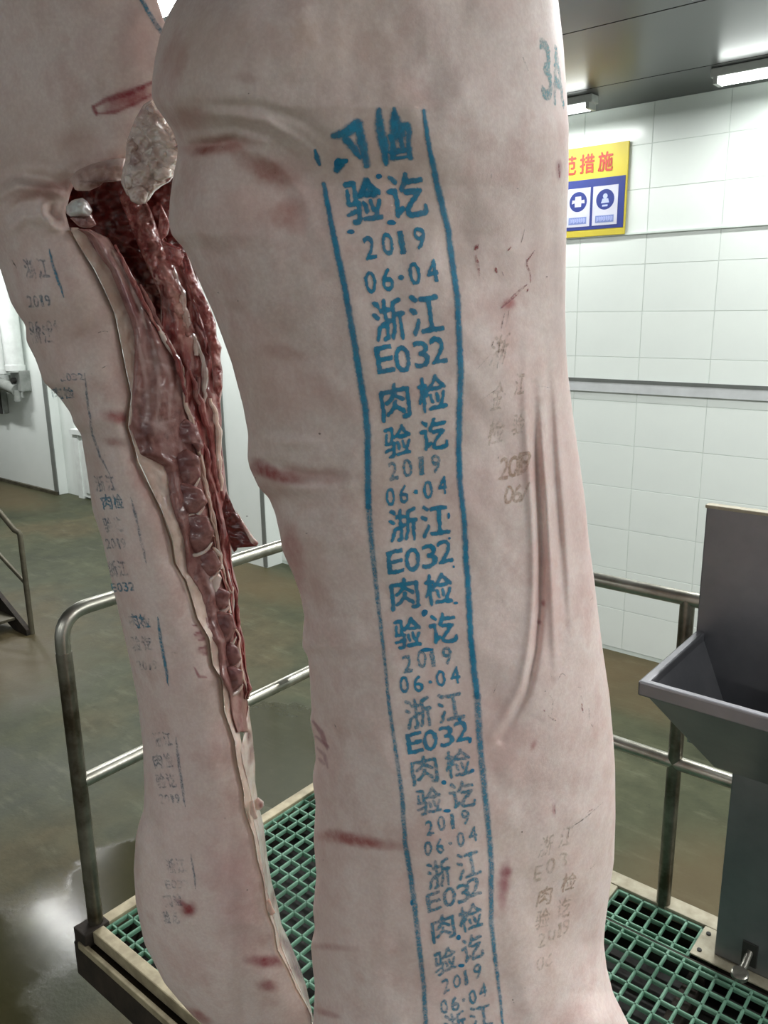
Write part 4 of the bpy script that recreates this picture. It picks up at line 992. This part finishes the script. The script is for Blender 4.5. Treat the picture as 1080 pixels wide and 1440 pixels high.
# lining first (deepest)
def ridges(px, py, u):
    along = py/60.0
    w = np.sin(u*7+fbm(px/30, py/45, 21, 3)*5+along*0.6)
    return 0.0045*w+0.006*fbm(px/14, py/26, 23, 4)+0.004*np.abs(fbm(px/22, py/60, 25, 3))
lin_col = stains([(262, 400, 10, 60, -22, 'B98078', 0.8), (250, 440, 10, 60, -20, 'C08E84', 0.7), (268, 470, 9, 40, -25, 'C9A196', 0.6), (285, 500, 14, 30, 0, '8C4A46', 0.5), (290, 560, 14, 40, 0, 'B4807A', 0.5), (300, 620, 9, 60, -8, 'C09690', 0.55), (245, 345, 14, 22, -30, '7A3A38', 0.6),
    (312, 700, 8, 40, -8, 'A86C66', 0.4), (330, 840, 5, 60, -8, '9C2E30', 0.6), (342, 910, 5, 40, -8, 'A23A38', 0.5), (225, 420, 14, 40, -25, '4A1615', 0.7)],
    [([(262, 560), (270, 600), (282, 660), (296, 730), (306, 785)], 4, 'D0A79E', 0.8), ([(255, 515), (262, 567)], 4, 'CDA49A', 0.7), ([(240, 500), (256, 530)], 5, 'C49A92', 0.6)])
LINL = I([(326, 222), (345, 226), (380, 226), (430, 226), (465, 226), (490, 236), (517, 252), (567, 257), (617, 270), (672, 282), (733, 295), (789, 304), (830, 317), (862, 320), (885, 328), (920, 332), (950, 341), (985, 343)])
ysr = np.arange(328, 985, 2.5)
solid('red_lining', ysr, LINL, OUTI, ridges, 0.012, 44, 'raw_red', lin_col)
def musc_h(px, py, u):
    return 0.006*fbm(px/22, py/30, 31, 3)+0.003*fbm(px/8, py/14, 33, 3)+0.004*np.sin(u*5+py/40.)
mus_col = stains([(150, 345, 12, 30, -35, 'C3A49E', 0.6), (165, 380, 6, 40, -30, 'C9B0A8', 0.5), (200, 470, 10, 40, -20, 'A5817E', 0.6), (225, 505, 26, 24, 0, '9C7C78', 0.7), (213, 545, 10, 44, 0, 'A68580', 0.7), (240, 540, 10, 40, 0, '97706C', 0.6),
    (255, 555, 12, 20, 0, 'C2A9A4', 0.6), (222, 600, 26, 16, 10, 'A68D89', 0.5), (203, 605, 12, 24, 10, '6B3A38', 0.7), (225, 640, 22, 10, -20, '7C4A44', 0.6), (262, 610, 14, 30, 0, 'A0706C', 0.6), (195, 560, 6, 40, 0, 'A98882', 0.5), (180, 420, 8, 30, -25, '7B4C52', 0.6),
    (310, 800, 16, 14, 0, 'D9CCC8', 0.7), (302, 825, 8, 20, -20, 'D6C8C6', 0.7), (330, 990, 10, 30, 0, 'C9A49E', 0.5)],
    [([(192, 472), (202, 515), (208, 560), (206, 590)], 4, 'BBA09C', 0.7), ([(214, 478), (222, 520), (224, 560), (220, 590)], 4, 'C0A6A2', 0.65), ([(236, 500), (240, 540), (238, 590)], 4, 'B89C98', 0.65), ([(196, 505), (225, 512), (250, 520)], 3, 'B59A96', 0.6),
     ([(192, 545), (215, 552), (245, 548)], 3, 'AE938E', 0.6), ([(200, 590), (222, 598), (246, 590)], 4, 'B89A96', 0.7), ([(158, 352), (178, 392), (196, 430), (206, 462)], 3, 'D6C0B8', 0.7), ([(166, 350), (188, 390), (210, 440)], 3, '5E2C30', 0.7),
     ([(140, 340), (160, 372), (176, 410)], 3, '7A4A50', 0.6), ([(206, 610), (212, 632), (200, 640)], 5, '5E3230', 0.7)])
ysm = np.arange(322, 1030, 2.5)
solid('lean_meat', ysm, lambda y: FATI(y)-4, MEMI, musc_h, 0.012, 40, 'muscle', mus_col)
def fat_h(px, py, u): return 0.003*fbm(px/12, py/18, 41, 3)+0.0015*fbm(px/4, py/7, 43, 2)
fat_col = stains([(182, 455, 6, 30, -15, 'C6AFA6', 0.6), (188, 600, 8, 26, 0, '7E4A46', 0.85), (192, 570, 6, 26, 0, 'B48C86', 0.6), (230, 690, 8, 40, -22, 'E2D6D0', 0.5), (330, 1030, 6, 40, 0, 'DCCBC4', 0.4), (372, 1240, 5, 50, -10, 'B7908C', 0.5),
    (300, 925, 4, 30, 0, 'CBB0A8', 0.4), (385, 1270, 4, 20, 0, 'A5706C', 0.5)])
ysf = np.arange(320, 1442, 2.5)
solid('fat_band', ysf, lambda y: LCUT(y)-2, FATI, fat_h, 0.003, 22, 'fat', fat_col, power=8)
ysn = np.arange(992, 1440, 2.5)
def neck_h(px, py, u): return 0.004*fbm(px/9, py/16, 51, 4)
neck_col = stains([(350, 1035, 5, 12, 0, '6E3A40', 0.8), (354, 1060, 5, 20, 10, '8A5C60', 0.7), (384, 1262, 5, 16, 0, '9A6460', 0.7), (405, 1330, 8, 24, -35, '9A7A80', 0.8), (420, 1365, 8, 26, -30, '8E6E76', 0.8), (430, 1395, 6, 16, -20, 'A07C7E', 0.6)])
solid('neck_fat', ysn, lambda y: np.maximum(FATI(y)-4, np.minimum(OUTI(y)-1.0, OUTI(y)-1.0-(y-992)*0.28)), lambda y: np.maximum(OUTI(y), FATI(y)+1.0), neck_h, 0.010, 14, 'fat_wet', neck_col)

# free-standing lumps given by their outline
def lump(name, pts, d0, thick, mat, seed, rough=0.0, col=None, parent=None, n=26, slope=(0, 0), step=2.0, ff=9.0):
    pts = np.array(pts, float); y0, y1 = pts[:, 1].min(), pts[:, 1].max(); ys = np.arange(y0+0.4, y1-0.2, step)
    L, R_ = [], []
    for y in ys:
        xs = [ax+(y-ay)/(by-ay)*(bx-ax) for (ax, ay), (bx, by) in zip(pts, np.roll(pts, -1, 0)) if (ay <= y) != (by <= y)]
        L.append(min(xs)); R_.append(max(xs))
    L = np.array(L); R_ = np.array(R_); xl = lambda y: np.interp(y, ys, L); xr = lambda y: np.interp(y, ys, R_)
    cx, cy = pts.mean(0)
    def base(px, py): return d0+slope[0]*(px-cx)+slope[1]*(py-cy)
    def fr(px, py, u):
        v = np.clip((py-y0)/(y1-y0)*2-1, -1, 1)
        pr = np.sqrt(np.clip((1-u*u)*(1-v**4), 0, 1))
        return base(px, py)-thick*pr-rough*fbm(px/ff, py/ff, seed, 4)*np.clip(pr*2, 0, 1)
    def bk(px, py, u):
        v = np.clip((py-y0)/(y1-y0)*2-1, -1, 1)
        return base(px, py)+0.6*thick*np.sqrt(np.clip((1-u*u)*(1-v**4), 0, 1))+0.0005
    return ring(name, ys, xl, xr, fr, bk, n, MATS[mat], parent or hl, col)
# dark opening under the tail
lump('cavity', [(70, 300), (80, 262), (96, 246), (120, 225), (180, 215), (246, 222), (250, 262), (243, 300), (262, 350), (280, 395), (302, 455), (285, 500), (250, 520), (205, 450), (185, 410), (150, 380), (110, 340), (80, 320)], 1.235, 0.010, 'cavity_red', 61, 0.020, n=60, ff=20)
solid_d = 1.17
lump('membrane_fold', [(176, 258), (200, 270), (214, 300), (224, 330), (240, 360), (252, 395), (266, 440), (276, 470), (262, 484), (246, 468), (232, 430), (214, 390), (196, 350), (180, 310), (168, 280)], 1.205, 0.020, 'raw_red', 62, 0.016,
     stains([(240, 400, 10, 80, -22, 'C29088', 0.8), (205, 300, 16, 40, -15, '6B4A42', 0.6), (255, 440, 8, 40, -20, 'CFA89C', 0.7)]), n=34, ff=12)
lump('torn_flap', [(226, 286), (240, 314), (236, 330), (228, 338), (256, 350), (258, 362), (252, 376), (240, 372), (230, 352), (222, 326)], 1.17, 0.008, 'raw_red', 63, 0.008, stains([(250, 356, 8, 8, 0, '9C6A66', 0.6)]), n=18)
lump('red_strip', [(262, 352), (276, 392), (294, 428), (304, 455), (305, 476), (312, 488), (310, 500), (313, 545), (308, 560), (300, 548), (298, 510), (292, 480), (284, 450), (272, 420), (262, 395), (256, 366)], 1.195, 0.014, 'raw_red', 64, 0.009, stains([(300, 500, 8, 50, 0, 'A5615C', 0.5), (283, 420, 8, 40, -22, '7A3434', 0.5)]), n=20)
lump('torn_flap', [(318, 690), (331, 719), (349, 744), (357, 758), (364, 764), (360, 769), (352, 764), (347, 756), (347, 768), (340, 768), (337, 762), (333, 774), (329, 777), (324, 766), (318, 744), (312, 715)], 1.20, 0.006, 'cavity_red', 65, 0.007, stains([(345, 740, 6, 34, -32, 'A87470', 0.7), (361, 766, 4, 4, 0, '8C3C3C', 0.6)]), n=18)
lump('torn_tip', [(331, 716), (345, 738), (357, 756), (364, 763), (361, 768), (353, 764), (343, 744)], 1.193, 0.005, 'fat_wet', 66, 0.003, stains([(360, 765, 6, 5, 0, '8C3C3C', 0.8), (340, 735, 12, 20, -30, 'B06C68', 0.5)]), n=10)
lump('blood_shred', [(349, 958), (355, 969), (350, 974), (346, 966)], 1.21, 0.003, 'raw_red', 67, 0.002, n=8)
lump('gristle', [(357, 1126), (363, 1121), (371, 1127), (371, 1134), (366, 1141), (359, 1139)], 1.165, 0.008, 'fat_wet', 68, 0.003, stains([(367, 1133, 5, 6, 0, '9A4C4C', 0.8)]), n=12)
lump('gristle', [(350, 1128), (356, 1124), (358, 1136), (363, 1150), (358, 1154), (352, 1145)], 1.152, 0.005, 'fat', 69, 0.002, n=12)
lump('gristle', [(374, 1268), (379, 1263), (384, 1276), (388, 1284), (381, 1288), (375, 1280)], 1.152, 0.005, 'fat', 70, 0.002, n=12)
# tail-head fat lump
tl = lump('tail_fat', [(213, 140), (222, 150), (230, 160), (242, 177), (258, 190), (262, 202), (273, 209), (266, 213), (255, 221), (252, 234), (246, 245), (238, 256), (227, 262), (217, 270), (210, 281), (204, 287), (193, 286), (178, 274), (170, 257), (172, 240), (177, 222), (179, 196), (190, 167), (202, 147)],
     1.075, 0.026, 'fat_wet', 73, 0.014, stains([(187, 228, 9, 10, 0, '8A686A', 0.75), (241, 222, 7, 11, 10, '8D6A62', 0.7), (213, 212, 10, 15, -20, 'A88E84', 0.55), (179, 252, 7, 12, 10, 'A98A90', 0.6), (237, 252, 9, 6, 0, '93585A', 0.7), (222, 232, 12, 8, 0, 'B39A92', 0.4)]), n=70, step=1.2, ff=15)
for k, (p, d, th) in enumerate((
    ([(178, 268), (190, 260), (203, 261), (209, 272), (205, 285), (196, 289), (184, 283)], 1.060, 0.015), ([(214, 238), (230, 233), (243, 238), (240, 249), (226, 256), (215, 252)], 1.062, 0.013),
    ([(198, 180), (210, 172), (228, 180), (244, 192), (250, 204), (240, 212), (224, 204), (208, 196)], 1.058, 0.015), ([(204, 150), (213, 144), (222, 153), (232, 166), (236, 176), (222, 178), (206, 168)], 1.062, 0.012),
    ([(178, 200), (188, 190), (196, 200), (194, 220), (188, 240), (180, 244), (176, 226)], 1.066, 0.012), ([(200, 214), (214, 206), (222, 216), (218, 232), (206, 240), (198, 230)], 1.058, 0.010), ([(226, 210), (240, 206), (252, 214), (250, 228), (238, 234), (228, 224)], 1.060, 0.010),
    ([(250, 196), (260, 196), (272, 209), (264, 214), (254, 212)], 1.064, 0.008), ([(174, 248), (184, 244), (192, 252), (188, 264), (176, 266)], 1.062, 0.010))):
    lump('fat_lobe', p, d, th, 'fat_wet', 130+k, 0.006, n=20, parent=tl, step=1.2, ff=8)
lump('skin_lip', [(98, 252), (108, 240), (130, 230), (160, 223), (176, 222), (178, 244), (170, 256), (150, 252), (140, 262), (122, 270), (106, 268)], 1.115, 0.022, 'pig_skin', 77, 0.006, stains([(140, 245, 50, 26, 0, '9C7064', 0.7), (150, 258, 30, 10, 0, '5E2E2A', 0.7)]), n=30)
lump('bone_end', [(93, 290), (102, 281), (116, 278), (124, 284), (130, 296), (126, 305), (112, 306), (100, 306), (93, 300)], 1.105, 0.020, 'bone', 78, 0.006, stains([(118, 306, 14, 6, 0, '8F5F63', 0.7), (124, 290, 6, 12, 0, 'A98A8C', 0.6)]), n=22)
lump('bone_end', [(98, 306), (114, 303), (128, 300), (136, 316), (124, 322), (110, 318)], 1.112, 0.010, 'muscle', 79, 0.006, n=16)
# scalloped lobes of the spine, each with its pale rim
def lobe(pts, seed, d, pale=True):
    pts = np.array(pts, float); c = pts.mean(0); pts = c+(pts-c)*[1.28, 1.12]; rx = np.ptp(pts[:, 0])/2; ry = np.ptp(pts[:, 1])/2
    o = lump('spine_lobe', pts, d, 0.011, 'muscle', seed, 0.004, stains([(c[0]-4, c[1]-8, 20, 16, 0, '70424A', 0.55), (c[0]+6, c[1]+6, 10, 8, 0, '9C7672', 0.4)]), n=20)
    if pale:
        t = np.linspace(0.12*np.pi, 0.92*np.pi, 12)
        px = c[0]+rx*1.0*np.cos(t); py = c[1]+ry*1.0*np.sin(t)+vn(t*3, t*0+seed)*3
        P = S(px, py, np.full(12, d-0.006))
        rr = [0.0008+0.0030*math.sin(math.pi*k/11)*(0.6+0.8*float(vn(k*0.7, seed*1.0, 4))) for k in range(12)]
        ro = MB().tube(P.tolist(), rr, 8).build('lobe_rim', MATS['fat_wet'], o, True)
        ca = ro.data.color_attributes.new('stain', 'FLOAT_COLOR', 'POINT'); ca.data.foreach_set('color', [0.0]*(4*len(ro.data.vertices)))
def D(x, y): return float(cutbase(np.array(float(x)), np.array(float(y))))-0.005
LOB = [[(252, 598), (262, 590), (274, 600), (282, 625), (276, 634), (262, 612), (248, 622)],
       [(250, 640), (262, 634), (276, 644), (278, 668), (272, 682), (258, 684), (246, 676), (244, 656)],
       [(247, 684), (262, 680), (280, 690), (286, 705), (278, 720), (262, 722), (250, 714), (246, 700)],
       [(258, 728), (272, 724), (288, 728), (296, 748), (290, 766), (280, 776), (268, 768), (258, 756)],
       [(266, 776), (282, 770), (298, 776), (306, 794), (300, 806), (288, 812), (276, 806), (268, 794)],
       [(292, 838), (306, 826), (320, 834), (318, 850), (308, 858), (296, 856)],
       [(296, 870), (310, 862), (324, 866), (328, 884), (322, 900), (312, 908), (302, 898)],
       [(312, 912), (324, 904), (332, 912), (336, 926), (328, 936), (318, 936), (311, 926)],
       [(313, 940), (326, 938), (338, 944), (338, 962), (328, 972), (318, 966)]]
for i, p in enumerate(LOB):
    c = np.mean(p, 0); lobe(p, 81+i, D(c[0], c[1]), i > 0)
for i, p in enumerate([[(286, 735), (294, 728), (297, 745), (303, 756), (294, 752)], [(270, 704), (278, 700), (280, 716), (275, 724), (270, 716)], [(262, 640), (266, 634), (272, 646), (268, 652)], [(292, 808), (304, 800), (312, 812), (306, 836), (296, 832), (290, 822)], [(315, 832), (322, 838), (326, 862), (321, 866), (318, 846)]]):
    c = np.mean(p, 0); lump('fat_fleck', p, D(c[0], c[1])-0.003, 0.006, 'fat_wet', 120+i, 0.002, n=12, step=1.0)

# pale sinews and shreds along the lining
def strand(pts, r, mat, lift, seed, nm='sinew'):
    pts = np.array(pts, float); cum = np.r_[0, np.cumsum(np.hypot(*np.diff(pts, axis=0).T))]; n = max(6, int(cum[-1]/4)); t = np.linspace(0, cum[-1], n)
    x = np.interp(t, cum, pts[:, 0])+fbm(t/14, t*0+seed, 5, 3)*4; y = np.interp(t, cum, pts[:, 1])
    P = S(x, y, cutbase(x, y)-lift-fbm(t/20, t*0+seed, 7, 3)*0.004)
    rr = [r*(0.25+0.75*math.sin(math.pi*min(max(k/(n-1), 0.04), 0.96))**0.5)*(0.6+0.8*float(vn(k*0.45, seed*1.3, 6))) for k in range(n)]
    o = MB().tube(P.tolist(), rr, 8).build(nm, MATS[mat], hl, True)
    ca = o.data.color_attributes.new('stain', 'FLOAT_COLOR', 'POINT'); ca.data.foreach_set('color', [0.0]*(4*len(o.data.vertices)))
for i, (p, r, m_) in enumerate((
    ([(246, 500), (257, 517), (262, 567), (275, 617), (287, 672), (300, 733), (309, 789), (322, 832)], 0.0032, 'fat'),
    ([(262, 560), (272, 600), (284, 655), (296, 715), (304, 760)], 0.0022, 'fat'),
    ([(232, 470), (250, 505), (256, 540), (262, 566)], 0.0040, 'raw_red'), ([(214, 448), (236, 482), (254, 512)], 0.0042, 'fat_wet'),
    ([(240, 366), (250, 400), (260, 440), (272, 476), (276, 500)], 0.0055, 'fat_wet'), ([(258, 380), (270, 420), (284, 460), (292, 500)], 0.0035, 'raw_red'), ([(270, 470), (284, 500), (290, 540), (288, 570)], 0.0045, 'fat_wet'),
    ([(266, 520), (280, 560), (292, 600), (300, 640), (306, 690)], 0.0050, 'raw_red'), ([(296, 560), (306, 600), (308, 650), (312, 690)], 0.0045, 'fat'), ([(276, 590), (290, 640), (300, 690), (308, 740), (314, 780)], 0.0038, 'raw_red'),
    ([(280, 530), (274, 556), (284, 580)], 0.0045, 'muscle'), ([(300, 492), (306, 520), (304, 552)], 0.0050, 'raw_red'), ([(316, 790), (326, 830), (328, 866)], 0.0028, 'fat_wet'), ([(322, 800), (334, 840), (334, 880), (342, 920)], 0.0026, 'raw_red'),
    ([(324, 866), (334, 890), (338, 930), (347, 972)], 0.0024, 'fat'), ([(300, 770), (312, 782), (310, 800)], 0.0034, 'fat_wet'), ([(196, 400), (212, 434), (228, 462)], 0.0035, 'muscle'), ([(160, 345), (182, 385), (204, 430), (222, 465)], 0.0035, 'raw_red'))):
    strand(p, r, m_, 0.010+0.002*(i % 3), i+3)
# faded stamps on the left skin
LL = [([(68, 350), (74, 372), (82, 395), (90, 418)], 3.2), ([(119, 525), (122, 560), (127, 590), (130, 612), (140, 640), (156, 672)], 2.6), ([(184, 700), (192, 730), (198, 760), (207, 796)], 3), ([(222, 868), (226, 900), (232, 935), (237, 964)], 3.6), ([(247, 1036), (251, 1070), (256, 1105), (260, 1134)], 3),
      ([(268, 1200), (272, 1225), (275, 1250)], 2)]
for i, (p, w) in enumerate(LL): stroke_ink('stamp_line', [(p, w*1.15)], 'soft_blue_thin' if i in (0, 3) else 'soft_blue_faded', hl, l_front, 1.0, 0.5, 0.4, 0.3)
stroke_ink('stamp_line', [([(194, -10), (206, 12), (218, 32), (226, 44)], 6)], 'soft_blue_thin', hl, l_front)
def ltext(s, x, y, w, h, mat='soft_blue_faded', ex=(1, -0.05), ey=(0.25, 1)):
    text_ink('stamp_text', [(c, x+i*w*1.2*ex[0], y+i*w*1.2*ex[1], w, h, ex, ey) for i, c in enumerate(s)], mat, hl, l_front, 0.24, 0.15, 0.9, 0.42)
for s, x, y, w, h in (('浙江', 42, 378, 15, 28), ('2019', 42, 424, 7, 16), ('06·04', 44, 460, 7, 16), ('浙江', 50, 472, 14, 22), ('E032', 88, 531, 7, 10), ('肉检', 80, 553, 14, 16), ('浙江', 140, 680, 13, 22),
                      ('肉检', 150, 706, 13, 20), ('验讫', 152, 738, 12, 20), ('2019', 152, 765, 6, 14), ('浙江', 158, 800, 12, 22), ('E032', 160, 826, 7, 12), ('肉检', 188, 874, 13, 20), ('验讫', 191, 905, 13, 20), ('2019', 196, 936, 6, 13),
                      ('浙江', 222, 1040, 11, 20), ('肉检', 222, 1070, 12, 20), ('验讫', 226, 1098, 12, 20), ('2019', 228, 1124, 6, 13), ('浙江', 240, 1218, 12, 20), ('E032', 236, 1244, 7, 12), ('肉检', 236, 1266, 11, 18), ('验讫', 234, 1290, 10, 18)):
    ltext(s, x, y, w, h, 'soft_blue_thin' if s in ('E032', '肉检') and 500 < y < 950 else 'soft_blue_faded')
def scl(nm, lst, mat):
    for i, (p, w) in enumerate(lst): on_skin(nm, [ribbon(p, w, 4, 0.3, i, 0.45)], mat, hl, l_front)
scl('scratch', [([(138, 468), (146, 465), (152, 467)], 1.6), ([(143, 518), (152, 513)], 1.5), ([(16, 365), (24, 378)], 2), ([(128, 525), (130, 527)], 2.2), ([(240, 917), (250, 919)], 1.4), ([(206, 905), (208, 908)], 2), ([(146, 640), (148, 640)], 2)], 'hair_mark')
